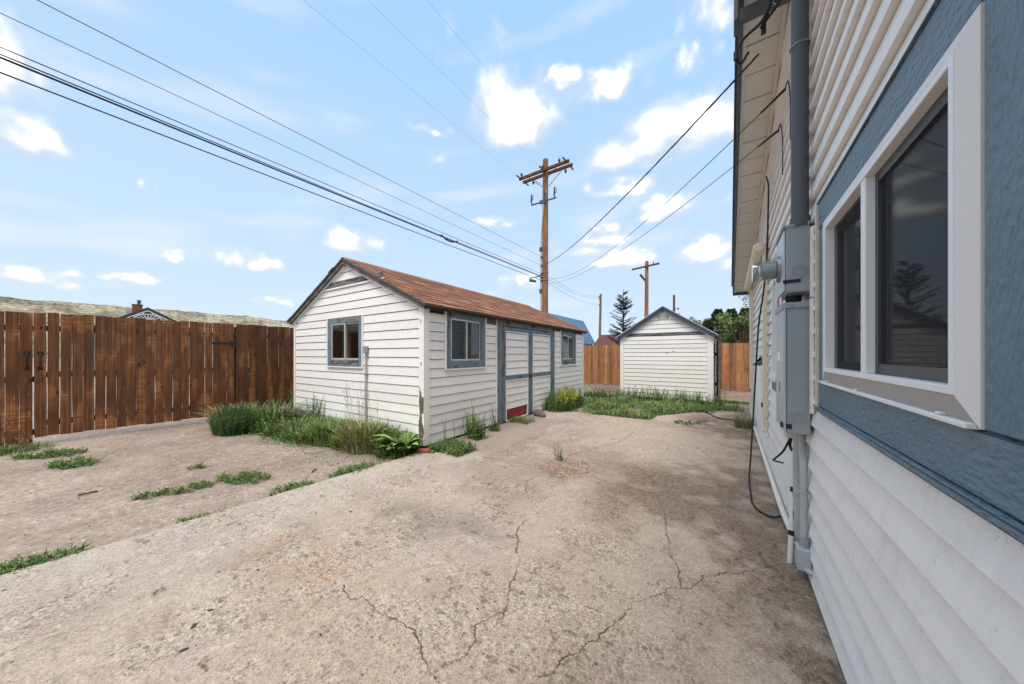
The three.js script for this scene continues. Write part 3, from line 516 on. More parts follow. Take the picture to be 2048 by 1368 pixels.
  for (let k = 0; k < 19; k++) { const a = 0.1 - k * 0.37, b = Math.max(z1, a - 0.37), c = []; for (const [s1, t, up] of [[1, 0.13, 0.03], [-1, 0.13, 0.03]]) for (const z of [a, b]) c.push(roofPt(s1, t, z, up)); const top = [[-Wd / 2, AP + 0.078, a], [-Wd / 2, AP + 0.078, b]].map((q) => [q[0], q[1] + sag(q[2]), q[2]]);
    const S = (q, d) => [q[0], q[1] + sag(q[2]) + d, q[2]]; part('ridge_cap', join([hexa([S(c[0], 0), top[0], top[1], S(c[1], 0), S(c[0], -0.008), [top[0][0], top[0][1] - 0.008, top[0][2]], [top[1][0], top[1][1] - 0.008, top[1][2]], S(c[1], -0.008)]), hexa([S(c[2], 0), top[0], top[1], S(c[3], 0), S(c[2], -0.008), [top[0][0], top[0][1] - 0.008, top[0][2]], [top[1][0], top[1][1] - 0.008, top[1][2]], S(c[3], -0.008)])]), shMat[k % 3], shed); }
  // windows
  const wo = { casing: 0.11, proud: 0.028, casingMat: M.peel, sillMat: M.bare, strip: true };
  slider(shed, gm, ...gw, wo); slider(shed, sm_, ...w1, { ...wo, sillMat: M.peel }); slider(shed, sm_, ...w2, { ...wo, casing: 0.13 });
  part('curtain', bx(-Wd + 1.62, -Wd + 1.95, 1.3, 2.1, -0.20, -0.18), M.poleDark, shed);
  part('curtain', placed(sm_, 0.56, 0.98, 1.3, 2.1, -0.2, -0.18), M.curtain, shed); part('curtain', placed(sm_, 1.2, 1.4, 1.28, 1.8, -0.3, -0.25), M.poleDark, shed); part('curtain', placed(sm_, 5.6, 6.05, 1.25, 2.1, -0.2, -0.18), M.curtain, shed);
  // door surround
  part('door_frame', placed(sm_, 1.885, 2.075, 0.0, 2.19, 0.001, 0.03, 0.005), M.peel, shed); part('door_frame', placed(sm_, 4.42, 4.60, 0.05, 2.19, 0.001, 0.03, 0.005), M.peel, shed);
  part('door_header', placed(sm_, 2.078, 4.417, 2.06, 2.19, 0.001, 0.028, 0.005), M.peel, shed);
  part('corner_strip', placed(sm_, 1.862, 1.883, 0.05, 2.19, 0.001, 0.036, 0.004), M.white, shed); part('corner_strip', placed(sm_, 4.602, 4.622, 0.1, 2.19, 0.001, 0.036, 0.004), M.white, shed);
  part('sheathing', placed(sm_, 1.52, 1.86, 2.05, 2.185, 0.021, 0.027), M.old, shed);
  // two doors: rails, stiles, lapped infill; the nearer one has lost its bottom board
  for (const [a, b, torn] of [[2.09, 3.235, true], [3.25, 4.405, false]]) {
    const d = sub('door', shed), y0 = torn ? 0.02 : 0.06;
    part('stile', placed(sm_, a, a + 0.10, y0, 2.045, 0.004, 0.034, 0.004), M.peel, d); part('stile', placed(sm_, b - 0.10, b, y0 + 0.02, 2.045, 0.004, 0.034, 0.004), M.peel, d);
    part('rail', placed(sm_, a + 0.102, b - 0.102, 1.955, 2.045, 0.004, 0.032, 0.004), M.peel, d); part('rail', placed(sm_, a + 0.102, b - 0.102, 0.90, 1.0, 0.004, 0.032, 0.004), M.peel, d);
    for (const [lo, hi] of [[0.025, 0.898], [1.002, 1.953]]) {
      part('infill_edge', join([placed(sm_, a + 0.104, a + 0.126, lo, hi, 0.004, 0.042), placed(sm_, b - 0.126, b - 0.104, lo, hi, 0.004, 0.042), placed(sm_, a + 0.127, b - 0.127, hi - 0.022, hi, 0.004, 0.042)]), M.white, d);
      lapSiding(d, (s, y, o) => sm_(s, y, o + 0.006), torn && lo < 0.5 ? lo + 0.25 : lo, hi - 0.022, torn && lo < 0.5 ? 0.1495 : (hi - lo - 0.022) / (lo < 0.5 ? 6 : 6), () => a + 0.127, () => b - 0.127, [], M.shedSiding, a * 10 + lo * 7, 0.022, 0.006);
    }
    if (torn) { part('red_panel', placed(sm_, a + 0.128, b - 0.2, 0.045, 0.265, 0.004, 0.012), M.red, d).userData.label = 'dark red bare panel at the foot of the door'; part('bottom_strip', placed(sm_, a + 0.128, b - 0.127, 0.015, 0.043, 0.004, 0.03, 0.003), M.white, d); }
    for (const y of [1.99, 0.94]) part('hinge', placed(sm_, torn ? a - 0.03 : b - 0.06, torn ? a + 0.06 : b + 0.03, y - 0.035, y + 0.035, 0.036, 0.042, 0.002), M.peel, d);
    if (!torn) part('latch', join([placed(sm_, a - 0.09, a + 0.05, 0.935, 0.965, 0.036, 0.05, 0.003), placed(sm_, a - 0.03, a + 0.01, 0.9, 0.94, 0.04, 0.06, 0.004)]), M.dark, d);
  }
  // meter of conduit up the gable
  const cd = sub('conduit', shed); part('pipe', cyl([-Wd + 2.826, 0.0, 0.045], [-Wd + 2.826, 1.5, 0.045], 0.016), M.conduit, cd); part('outlet_box', bx(-Wd + 2.78, -Wd + 2.875, 1.47, 1.60, 0.02, 0.085, 0.008), M.greyBox, cd); part('strap', bx(-Wd + 2.795, -Wd + 2.857, 1.09, 1.11, 0.02, 0.065, 0.003), M.steel, cd);
}

// ---------- the small shed at the back ----------
{
  const x0 = -3.12, W = 2.71, z = -11.24, L = 3.2, EV = 2.07, AP = 2.96;
  const fs = thing('garden_shed', 'small white clapboard shed with grey-trimmed gable and a little vent', 'shed', [x0, 0, z]);
  const gm = (s, y, o) => [s, y, o], rm = (s, y, o) => [W + o, y, -s];
  const out = [[0, 0], [W, 0], [W, EV], [W / 2, AP], [0, EV]];
  part('wall', holedWall(out, [], 0.09, (s, y, o) => gm(s, y, o)), M.inner, fs); part('wall', holedWall(out, [], 0.09, (s, y, o) => gm(s, y, o - L)), M.shedSiding[1], fs);
  part('wall', bx(W - 0.09, W, 0, EV - 0.02, -L, -0.095), M.inner, fs); part('wall', bx(0, 0.09, 0, EV - 0.02, -L, -0.095), M.shedSiding[1], fs);
  const lx = (y) => y < EV ? 0.10 : 0.10 + (y - EV) * (W / 2 - 0.04) / (AP - EV);
  lapSiding(fs, gm, 0.03, 2.065, 0.1357, () => 0.10, () => W - 0.13, [], M.shedSiding, 31, 0.017);
  lapSiding(fs, gm, 2.165, AP - 0.05, 0.137, (y) => lx(y) + 0.11, (y) => W - lx(y) - 0.11, [[1.2, 1.5, 2.6, 2.71]], M.shedSiding, 32, 0.018);
  part('corner_board', placed(gm, -0.015, 0.098, 0.02, EV - 0.01, 0, 0.024, 0.004), M.shedSiding[0], fs); part('corner_board', placed(gm, W - 0.128, W + 0.02, 0.02, EV - 0.01, 0, 0.024, 0.004), M.shedSiding[0], fs);
  part('gable_board', placed(gm, 0.22, 0.95, 2.075, 2.16, 0, 0.02, 0.003), M.bare, fs); part('gable_board', placed(gm, 0.953, 1.75, 2.075, 2.16, 0, 0.022, 0.003), M.peel, fs); part('gable_board', placed(gm, 1.753, 2.55, 2.075, 2.16, 0, 0.019, 0.003), M.bare, fs);
  const v = sub('vent', fs); part('vent_frame', placed(gm, 1.205, 1.495, 2.603, 2.707, 0, 0.024), M.curtain, v); for (let k = 0; k < 4; k++) part('louvre', placed(gm, 1.22, 1.48, 2.612 + k * 0.023, 2.628 + k * 0.023, 0.024, 0.032), M.cream, v);
  lapSiding(fs, rm, 0.03, 2.0, 0.1357, () => 0.02, () => L - 0.05, [[0.9, 1.8, 0.0, 1.95]], M.shedSiding, 33, 0.018);
  part('side_door', placed(rm, 0.91, 1.79, 0.03, 1.94, 0, 0.03, 0.004), M.peel, fs);
  const ang = Math.atan2(AP - EV, W / 2), SL = (W / 2 + 0.14) / Math.cos(ang);
  const P = (side, t, zz, up) => [W / 2 + side * (Math.cos(ang) * t + Math.sin(ang) * up), AP + 0.03 - Math.sin(ang) * t + Math.cos(ang) * up, zz];
  const S = (side, t0, t1, a, b, u0, u1) => hexa([P(side, t0, a, u0), P(side, t1, a, u0), P(side, t1, b, u0), P(side, t0, b, u0), P(side, t0, a, u1), P(side, t1, a, u1), P(side, t1, b, u1), P(side, t0, b, u1)], 0, 0, [[0, 0], [2, 0], [2, 0.1], [0, 0.1], [0, 0.2], [2, 0.2], [2, 0.3], [0, 0.3]]);
  const shm = ['#8a8580', '#7b7773'].map((c) => tint(c, { roughness: 0.95, bumpMap: bumpFine, bumpScale: 0.002 }));
  for (const side of [1, -1]) {
    part('roof_deck', S(side, 0.003, SL, 0.12, -L - 0.1, 0, 0.022), M.old, fs); part('rake_board', S(side, 0.02, SL - 0.05, 0.118, 0.07, -0.09, -0.002), side > 0 ? M.fascia : M.darkTrim, fs); part('rake_strip', S(side, 0.10, SL - 0.1, 0.05, 0, -0.115, -0.093), M.white, fs); part('drip_edge', S(side, 0, SL + 0.01, 0.135, 0.121, -0.03, 0.02), M.fascia, fs); part('drip_flange', S(side, 0, SL + 0.012, 0.137, 0.121, 0.0205, 0.032), M.white, fs);
    for (let k = 0; k < 11; k++) part('shingle_course', S(side, k * SL / 11, (k + 1) * SL / 11 + 0.01, 0.13, -L - 0.11, 0.0225, 0.029 + 0.006 * (k % 2)), shm[k % 2], fs);
  }
  for (const [a, b] of [[1.63, 1.55], [1.44, 1.49], [0.45, 0.36]]) part('hole', bx(a, a + 0.06, b, b + 0.014, 0.0185, 0.022), M.dark, fs);
  // plank door leaning open beside it
  const pd = thing('plank_door', 'weathered grey plank door standing open beside the small shed', 'door', [-0.30, 0.01, -12.3], 0.12);
  for (let k = 0; k < 4; k++) part('plank', bx(-0.02, 0.02, 0.03, 1.86 - 0.02 * (k % 2), -0.30 + k * 0.15, -0.155 + k * 0.15, 0.004), M.old, pd);
  part('brace', bx(-0.045, -0.021, 0.4, 0.5, -0.3, 0.29, 0.003), M.old, pd); part('brace', bx(-0.045, -0.021, 1.4, 1.5, -0.3, 0.29, 0.003), M.old, pd); part('foot_post', bx(-0.03, 0.04, 0, 1.9, 0.3, 0.37, 0.005), M.old, pd);
}
// ---------- the house ----------
const rakeY = (s) => 3.10 + 0.235 * (6.75 - Math.abs(s - 2.95));   // underside of the gable soffit along the wall
{
  const house = thing('house', 'white vinyl-sided house wall with blue-grey window trim and beige soffit', 'house', [0.45, 0, 0]);
  const hm = (s, y, o) => [-o, y, -s], S0 = -3.8, S1 = 9.7, B = (...a) => placed(hm, ...a);
  const win = [0.80, 2.469, 1.126, 2.31], fw = [4.12, 4.74, 1.05, 2.38];
  const outline = [[S0, 0], [S1, 0], [S1, rakeY(S1)], [2.95, rakeY(2.95)], [S0, rakeY(S0)]];
  part('wall', holedWall(outline, [[1.10, 2.19, 1.34, 2.09], [4.24, 4.62, 1.26, 2.26]], 0.14, hm), M.inner, house);
  part('wall', bx(0.145, 6, 0, rakeY(S1), -S1, -S1 + 0.14), M.houseSiding[0], house); part('wall', bx(0.145, 6, 0, rakeY(S0), -S0 - 0.14, -S0), M.houseSiding[0], house);
  part('wall', holedWall(outline, [], 0.14, (s, y, o) => [6.15 + o, y, -s]), M.houseSiding[0], house);
  part('floor', bx(0.145, 6, 0.3, 0.42, -S1 + 0.145, -S0 - 0.145), M.inner, house); part('ceiling', bx(0.145, 6, 2.6, 2.72, -S1 + 0.145, -S0 - 0.145), M.inner, house);
  part('partition', bx(0.145, 6, 0.42, 2.6, -3.6, -3.5), M.inner, house);
  part('foundation', B(S0, S1, -0.06, 0.055, -0.02, 0.006), M.stone, house);
  lapSiding(house, hm, 0.03, 4.77, 0.1405, (y) => Math.max(S0, 2.95 - (rakeY(2.95) - y) / 0.235 - 0.0), (y) => Math.min(S1, 2.95 + (rakeY(2.95) - y) / 0.235), [win, fw], M.houseSiding, 51, 0.031, 0.006, 0.006, 'siding_board', 1);
  part('corner_post', B(S1 - 0.06, S1 + 0.02, 0.03, rakeY(S1), 0.0, 0.04, 0.004), M.cream, house);
  part('siding_channel', B(2.472, 2.50, 1.126, 2.30, 0.0, 0.04), M.cream, house); part('siding_channel', B(2.60, 2.645, 1.80, 2.23, 0.026, 0.04, 0.003), M.vinyl, house); part('siding_channel', B(2.60, 2.645, 1.09, 1.79, 0.026, 0.042, 0.003), M.vinyl, house);
  // near window: rough painted boards round a white slider
  const w = sub('window', house);
  part('casing', B(0.80, 2.466, 2.157, 2.302, 0, 0.032, 0.005), M.paint, w); part('casing', B(0.80, 2.466, 1.157, 1.296, 0, 0.032, 0.005), M.paint, w);
  part('casing', B(2.345, 2.466, 1.298, 2.155, 0, 0.030, 0.005), M.paint, w); part('casing', B(0.803, 1.046, 1.298, 2.155, 0, 0.034, 0.005), M.paint, w);
  part('flashing', B(0.79, 2.475, 1.13, 1.155, 0, 0.046, 0.006), M.paint, w); part('flashing', B(0.795, 2.47, 2.303, 2.308, 0, 0.04), M.paint, w);
  { // white frame that slopes out from the boards
    const o = [1.050, 2.341, 1.300, 2.153], i = [1.084, 2.20, 1.362, 2.098], pb = 0.012, po = 0.036, pi = 0.056;
    const q = (a, b, c, d) => hexa([hm(a[0], a[1], po), hm(b[0], b[1], po), hm(c[0], c[1], pi), hm(d[0], d[1], pi), hm(a[0], a[1], pb), hm(b[0], b[1], pb), hm(c[0], c[1], pb), hm(d[0], d[1], pb)]);
    const O = [[o[0], o[2]], [o[1], o[2]], [o[1], o[3]], [o[0], o[3]]], I = [[i[0], i[2]], [i[1], i[2]], [i[1], i[3]], [i[0], i[3]]];
    for (let k = 0; k < 4; k++) part('frame_bevel', q(O[k], O[(k + 1) % 4], I[(k + 1) % 4], I[k]), k ? M.vinyl : M.shadedDirtyVinyl, w);
    const t = 0.02, [a, b, c, d] = [1.0845, 2.1995, 1.3625, 2.0975];
    part('frame', join([B(a, a + t, c, d, 0.0, 0.058, 0.003), B(b - t, b, c, d, 0.0, 0.058, 0.003), B(a + t, b - t, c, c + t, 0, 0.057, 0.003), B(a + t, b - t, d - t, d, 0, 0.057, 0.003)]), M.white, w);
    part('mullion', B(1.625, 1.672, c + t, d - t, 0.0, 0.054, 0.003), M.white, w);
    part('sill_lip', B(1.06, 2.33, 1.297, 1.310, 0.03, 0.052, 0.003), M.white, w);
    for (const s of [1.16, 1.75, 2.2]) part('clip', B(s, s + 0.022, 1.311, 1.317, 0.034, 0.05, 0.002), M.white, w);
    const sash = (p, q, dd, m) => { part('sash', join([B(p, p + 0.026, c + t, d - t, dd - 0.02, dd), B(q - 0.026, q, c + t, d - t, dd - 0.02, dd), B(p + 0.026, q - 0.026, c + t, c + t + 0.035, dd - 0.02, dd - 0.001), B(p + 0.026, q - 0.026, d - t - 0.035, d - t, dd - 0.02, dd - 0.001)]), m, w); part('pane', B(p + 0.022, q - 0.022, c + t + 0.03, d - t - 0.03, dd - 0.013, dd - 0.009), M.glass, w); };
    sash(1.105, 1.624, 0.030, M.sashGrey); sash(1.673, 2.179, 0.012, M.sashGrey);
    part('insect_screen', B(1.135, 1.594, c + t + 0.03, d - t - 0.03, 0.0235, 0.0245), M.screen, w).userData.label = 'fine dark insect screen over the sliding pane';
    part('insect_screen', B(1.68, 2.17, c + t + 0.003, d - t - 0.003, 0.0235, 0.0245), M.screen, w);
    part('blind', B(1.70, 2.15, 1.42, 2.04, -0.16, -0.15), M.dark, house);
  }
  // far window
  const w2 = sub('window', house);
  part('casing', join([B(4.122, 4.22, 1.16, 2.378, 0, 0.036, 0.004), B(4.64, 4.738, 1.16, 2.378, 0, 0.036, 0.004), B(4.221, 4.639, 2.28, 2.378, 0, 0.034, 0.004)]), M.paint, w2); part('sill', B(4.122, 4.738, 1.052, 1.158, 0, 0.04, 0.004), M.paint, w2);
  part('frame', join([B(4.221, 4.26, 1.2, 2.279, 0, 0.05), B(4.60, 4.639, 1.2, 2.279, 0, 0.05), B(4.261, 4.599, 2.24, 2.279, 0, 0.049), B(4.261, 4.599, 1.16, 1.24, 0, 0.055)]), M.white, w2); part('pane', B(4.26, 4.60, 1.24, 2.24, 0.015, 0.019), M.glass, w2); part('blind', B(4.25, 4.61, 1.24, 2.25, -0.06, -0.05), M.cream, w2);
  // soffit panels, fascia and gutter edge along the rake
  const XF = 0.34, rk = (s, o, up) => hm(s, rakeY(s) + up, o);
  for (const [from, to] of [[2.95, 9.95], [2.95, -3.9]]) {
    const n = Math.round(Math.abs(to - from) / 0.30);
    for (let k = 0; k < n; k++) { const a = mix(from, to, k / n), b = mix(from, to, (k + 0.955) / n), d = 0.004 * (k % 2); part('soffit_panel', hexa([rk(a, 0.0, -d), rk(a, XF, -d), rk(b, XF, -d), rk(b, 0.0, -d), rk(a, 0.0, 0.02), rk(a, XF, 0.02), rk(b, XF, 0.02), rk(b, 0.0, 0.02)], 0, 0, [[0, 0], [0.3, 0], [0.3, 0.3], [0, 0.3], [0, 0], [0.3, 0], [0.3, 0.3], [0, 0.3]]), M.soffit, house); }
    const strip = (name, o0, o1, u0, u1, m) => part(name, hexa([rk(from, o0, u0), rk(from, o1, u0), rk(to, o1, u0), rk(to, o0, u0), rk(from, o0, u1), rk(from, o1, u1), rk(to, o1, u1), rk(to, o0, u1)]), m, house);
    strip('soffit_trim', 0.025, 0.06, -0.03, -0.006, M.soffit); strip('soffit_trim', XF - 0.03, XF, -0.014, -0.006, M.soffit);
    strip('fascia', XF + 0.001, XF + 0.022, -0.03, 0.15, M.fascia); strip('fascia', XF + 0.024, XF + 0.034, 0.012, 0.16, M.darkTrim); strip('drip_edge', XF + 0.0225, XF + 0.0238, 0.0, 0.015, M.alu);
    part('roof', hexa([rk(from, XF + 0.06, 0.165), rk(from, -6.4, 0.165), rk(to, -6.4, 0.165), rk(to, XF + 0.06, 0.165), rk(from, XF + 0.06, 0.20), rk(from, -6.4, 0.20), rk(to, -6.4, 0.20), rk(to, XF + 0.06, 0.20)]), M.darkTrim, house);
  }
  part('eave_end', B(9.94, 9.975, 2.95 + 0.02, 3.20, 0.0, XF + 0.03), M.fascia, house); part('eave_soffit', B(9.72, 9.94, 2.99, 3.01, -5.9, -0.01), M.soffit, house);
  // little things fixed to the wall
  part('vent_hood', hexa([hm(6.2, 1.42, 0.03), hm(6.42, 1.42, 0.03), hm(6.42, 1.28, 0.03), hm(6.2, 1.28, 0.03), hm(6.2, 1.36, 0.032), hm(6.42, 1.36, 0.032), hm(6.42, 1.275, 0.14), hm(6.2, 1.275, 0.14)]), M.mast, house);
  part('base_pipe', tube([[-0.05, 0.10, -2.98], [-0.06, 0.07, -3.6], [-0.055, 0.06, -5.4], [-0.05, 0.06, -7.6]], 0.022, 8, 24), M.pvc, house);
  part('wall_bracket', join([B(3.35, 3.41, 4.33, 4.43, 0.02, XF + 0.05, 0.004), B(3.30, 3.48, 4.31, 4.6, XF + 0.045, XF + 0.075, 0.004)]), M.mast, house).userData.label = 'dark steel bracket reaching from the wall to the eave';
}
// ---------- electric service on the house wall ----------
{
  const X = 0.45 - 0.03;                                // face of the siding
  const m = thing('electric_meter', 'grey electric meter box with round glass meter, below the service mast', 'meter', [X, 1.85, -2.88]);
  const d = 0.115, z0 = 0.19, z1 = -0.19, h = 0.43;
  part('box', bx(-d, 0, 0, h, z1, z0, 0.006), M.greyBox, m); part('cover', bx(-d - 0.012, -d - 0.001, 0.012, h - 0.02, z1 + 0.006, z0 - 0.006, 0.005), M.greyLid, m); part('rain_lip', bx(-d - 0.02, 0.0, h - 0.012, h + 0.008, z1 - 0.008, z0 + 0.008, 0.004), M.greyBox, m);
  part('seal_tape', bx(-d - 0.016, -0.045, 0.06, 0.082, z0 + 0.001, z0 + 0.004), M.rubber, m);
  const ring = (r, y, xx) => { const g = new THREE.TorusGeometry(r, 0.0018, 6, 28); g.translate(xx, y, z0 + 0.001); return g; };
  part('knockout', join([ring(0.038, 0.13, -0.05), ring(0.027, 0.13, -0.05), ring(0.016, 0.13, -0.05)]), M.greyBox, m);
  const gl = sub('meter', m); const cx = (a, b, r0, r1) => cyl([a, 0.20, -0.02], [b, 0.20, -0.02], r0, r1, 28);
  part('collar', cx(-d - 0.012, -d - 0.030, 0.092, 0.09), M.steel, gl); part('glass_cover', cyl([-d - 0.031, 0.20, -0.02], [-d - 0.165, 0.20, -0.02], 0.078, 0.070, 28), M.meterGlass, gl);
  part('register', join([cx(-d - 0.033, -d - 0.11, 0.062, 0.062), bx(-d - 0.12, -d - 0.112, 0.17, 0.25, -0.065, 0.02)]), M.greyBox, gl); part('dial', bx(-d - 0.126, -d - 0.121, 0.19, 0.235, -0.055, 0.012), M.white, gl);
  part('nipple', cyl([-0.055, -0.075, 0.0], [-0.055, 0.003, 0.0], 0.042, 0.042, 18), M.rubber, m);

  const p = thing('breaker_panel', 'tall grey breaker panel mounted under the electric meter', 'breaker panel', [X, 0.945, -2.86]);
  part('box', bx(-0.118, 0, 0, 0.83, -0.19, 0.19, 0.006), M.greyBox, p); part('door', bx(-0.131, -0.119, 0.012, 0.80, -0.184, 0.184, 0.005), M.greyLid, p); part('hood', bx(-0.136, 0.0, 0.80, 0.838, -0.2, 0.2, 0.005), M.greyBox, p); part('hasp', join([bx(-0.142, -0.132, 0.03, 0.065, 0.14, 0.175, 0.003), bx(-0.13, -0.09, 0.03, 0.06, 0.191, 0.197, 0.002)]), M.rubber, p); part('screw', cyl([-0.09, 0.815, 0.2], [-0.09, 0.815, 0.206], 0.008, 0.008, 10), M.steel, p);
  const rg = (r) => { const g = new THREE.TorusGeometry(r, 0.0018, 6, 28); g.translate(-0.06, 0.10, 0.191); return g; }; part('knockout', join([rg(0.042), rg(0.03), rg(0.018)]), M.greyBox, p);
  part('rating_label', bx(-0.1335, -0.1315, 0.46, 0.52, -0.08, 0.05), M.white, p); part('edge_flange', bx(-0.128, -0.119, 0.0, 0.8, 0.1845, 0.2, 0.002), M.greyLid, p); part('latch_plate', bx(-0.142, -0.132, 0.25, 0.32, -0.02, 0.02, 0.003), M.greyLid, p);
  const tag = solo('seal_tag', 'small red seal tag hanging between meter box and panel', 'tag', bx(X - 0.128, X - 0.118, 1.80, 1.845, -2.99, -2.95, 0.002), M.tagRed);
  solo('plastic_label', 'clear plastic label beside the red seal tag', 'label', bx(X - 0.124, X - 0.119, 1.795, 1.85, -2.94, -2.85, 0.002), M.white);
  const ls = thing('load_center', 'beige small junction box behind the breaker panel bottom', 'junction box', [X, 0.86, -3.0]);
  part('box', bx(-0.09, 0, 0, 0.09, -0.05, 0.06, 0.005), M.cream, ls); part('cable', tube([[-0.05, 0.0, 0], [-0.06, -0.06, 0.01], [-0.05, -0.09, 0.05], [-0.04, -0.04, 0.07], [-0.03, 0.0, 0.05]], 0.009, 7, 24), M.rubber, ls); part('cable', tube([[-0.06, 0.0, 0.03], [-0.09, -0.1, 0.0], [-0.12, -0.22, -0.2], [-0.10, -0.32, -0.5], [-0.03, -0.36, -0.62]], 0.007, 7, 30), M.rubber, ls);

  const ms = thing('service_mast', 'dark grey service mast pipe rising up the siding to the roof', 'mast', [0.375, 2.27, -2.72]);
  part('pipe', cyl([0, 0, 0], [0, 3.0, 0], 0.044, 0.044, 24), M.mast, ms); part('strap', join([new THREE.TorusGeometry(0.047, 0.006, 6, 24).rotateX(Math.PI / 2).translate(0, 1.16, 0), cyl([0.04, 1.165, 0.0], [0.075, 1.18, 0.02], 0.006)]), M.steel, ms); part('pipe_coupling', cyl([0, 0.0, 0], [0, 0.06, 0], 0.050, 0.050, 24), M.mast, ms);
  const wh = sub('weatherhead', ms); part('head', cyl([-0.02, 2.02, 0.0], [-0.14, 1.96, -0.05], 0.055, 0.045, 16), M.rubber, wh);
  part('lead', tube([[-0.12, 1.98, -0.04], [-0.16, 1.86, -0.10], [-0.13, 1.74, -0.22], [-0.16, 1.66, -0.32]], 0.011, 8, 22), M.rubber, wh); part('lead', tube([[-0.11, 1.96, -0.06], [-0.10, 1.80, -0.16], [-0.17, 1.66, -0.26], [-0.28, 1.62, -0.30], [-0.33, 1.54, -0.32], [-0.30, 1.48, -0.36], [-0.25, 1.56, -0.38]], 0.010, 8, 30), M.rubber, wh); part('lead', tube([[-0.09, 1.97, -0.05], [-0.03, 1.82, -0.12], [-0.06, 1.72, -0.2], [-0.18, 1.64, -0.3]], 0.010, 8, 22), M.rubber, wh);
  part('splice', join([cyl([-0.33, 1.56, -0.32], [-0.33, 1.50, -0.32], 0.016), cyl([-0.16, 1.69, -0.30], [-0.16, 1.61, -0.33], 0.016)]), M.black, wh); part('insulator', cyl([-0.02, 1.80, -0.22], [-0.10, 1.74, -0.26], 0.03, 0.022, 12), M.porcelain, wh);

  const cg = thing('conduit_run', 'two grey conduits bending down the wall to a junction box at the slab', 'conduit', [0.40, 0, -2.93]);
  part('conduit', tube([[-0.01, 0.95, 0.03], [-0.01, 0.6, 0.03], [-0.005, 0.26, 0.02], [0.0, 0.15, -0.02], [0.02, 0.09, -0.12], [0.03, 0.08, -0.2]], 0.026, 12, 40), M.conduit, cg);
  part('conduit', tube([[0.0, 0.95, 0.06], [0.005, 0.88, 0.07], [0.0, 0.76, 0.15], [0.0, 0.68, 0.17], [0.0, 0.4, 0.175], [0.0, 0.22, 0.18]], 0.021, 12, 40), M.conduit, cg);
  part('fitting', cyl([0, 0.205, 0.18], [0, 0.27, 0.18], 0.027, 0.027, 14), M.greyBox, cg); part('strap', join([new THREE.TorusGeometry(0.024, 0.004, 6, 18).rotateX(Math.PI / 2).translate(0, 0.56, 0.172), cyl([0.02, 0.56, 0.17], [0.045, 0.56, 0.2], 0.005)]), M.conduit, cg); part('clamp', join([0.475, 0.49].map((y) => new THREE.TorusGeometry(0.0275, 0.0025, 6, 18).rotateX(Math.PI / 2).translate(-0.008, y, 0.028))), M.steel, cg); part('sticker', cyl([-0.006, 0.31, 0.022], [-0.008, 0.37, 0.025], 0.0268, 0.0268, 16, false), M.curtain, cg);
  part('junction_box', bx(-0.04, 0.03, 0.07, 0.21, 0.13, 0.235, 0.008), M.greyLid, cg); part('outlet_elbow', tube([[0.0, 0.09, 0.22], [0.02, 0.085, 0.25], [0.05, 0.085, 0.26]], 0.018, 10, 10), M.conduit, cg);
  const pv = thing('plastic_pipe', 'cream plastic pipe with two black tape bands leaning on the house wall', 'pipe', [0.385, 0, -2.93]);
  part('pipe', cyl([-0.035, 0.0, 0.02], [0.0, 0.92, -0.02], 0.015, 0.015, 12), M.pvc, pv); for (const y of [0.19, 0.49]) part('tape', cyl([-0.035 + 0.038 * y, y, 0.02 - 0.0435 * y], [-0.035 + 0.038 * (y + 0.035), y + 0.035, 0.02 - 0.0435 * (y + 0.035)], 0.0162, 0.0162, 12), M.black, pv);
  solo('extension_lead', 'long black cord hanging down the house wall and lying on the slab', 'cord', tube([[0.39, 3.72, -5.15], [0.40, 3.55, -5.0], [0.392, 3.3, -4.9], [0.375, 2.6, -4.9], [0.345, 2.2, -4.9], [0.303, 1.85, -4.9], [0.27, 1.2, -4.9], [0.245, 0.7, -4.86], [0.215, 0.25, -4.72], [0.19, 0.04, -4.5], [0.185, 0.012, -4.1], [0.19, 0.01, -3.82], [0.24, 0.01, -3.66], [0.32, 0.012, -3.6], [0.41, 0.05, -3.62]], 0.009, 8, 120), M.rubber);
}
// ---------- roll-up awning on the house wall ----------
{
  const a = thing('rolled_awning', 'cream roll-up awning with two folded arms against the house wall', 'awning', [0.419, 0, -6.7]);
  const arm = (z, y0, y1) => { const g = sub('arm', a); part('post', bx(-0.05, -0.005, y0, y1, z - 0.045, z + 0.045, 0.005), M.cream, g); part('foot', join([bx(-0.045, -0.002, y0 - 0.16, y0, z - 0.03, z + 0.03, 0.004), bx(-0.06, 0.0, y0 - 0.2, y0 - 0.15, z - 0.05, z + 0.06, 0.004)]), M.cream, g); for (let k = 0; k < 4; k++) part('pin_hole', cyl([-0.0465, y0 - 0.03 - k * 0.035, z], [-0.0445, y0 - 0.03 - k * 0.035, z], 0.006, 0.006, 8), M.dark, g); part('knob', cyl([-0.065, y0 + 0.16, z], [-0.048, y0 + 0.16, z], 0.03, 0.03, 14), M.rubber, g); part('bracket', bx(-0.09, -0.004, y1 - 0.02, y1 + 0.09, z - 0.06, z + 0.06, 0.01), M.cream, g); };
  arm(1.35, 0.62, 2.80); arm(-1.55, 0.55, 2.80);
  part('roller', cyl([-0.095, 2.86, 1.42], [-0.095, 2.86, -1.6], 0.062, 0.062, 20), M.cream, a); part('end_cap', cyl([-0.095, 2.86, 1.42], [-0.095, 2.86, 1.45], 0.066, 0.05, 20), M.cream, a); part('wall_rail', bx(-0.03, -0.002, 2.90, 2.96, -1.6, 1.42, 0.004), M.cream, a);
}
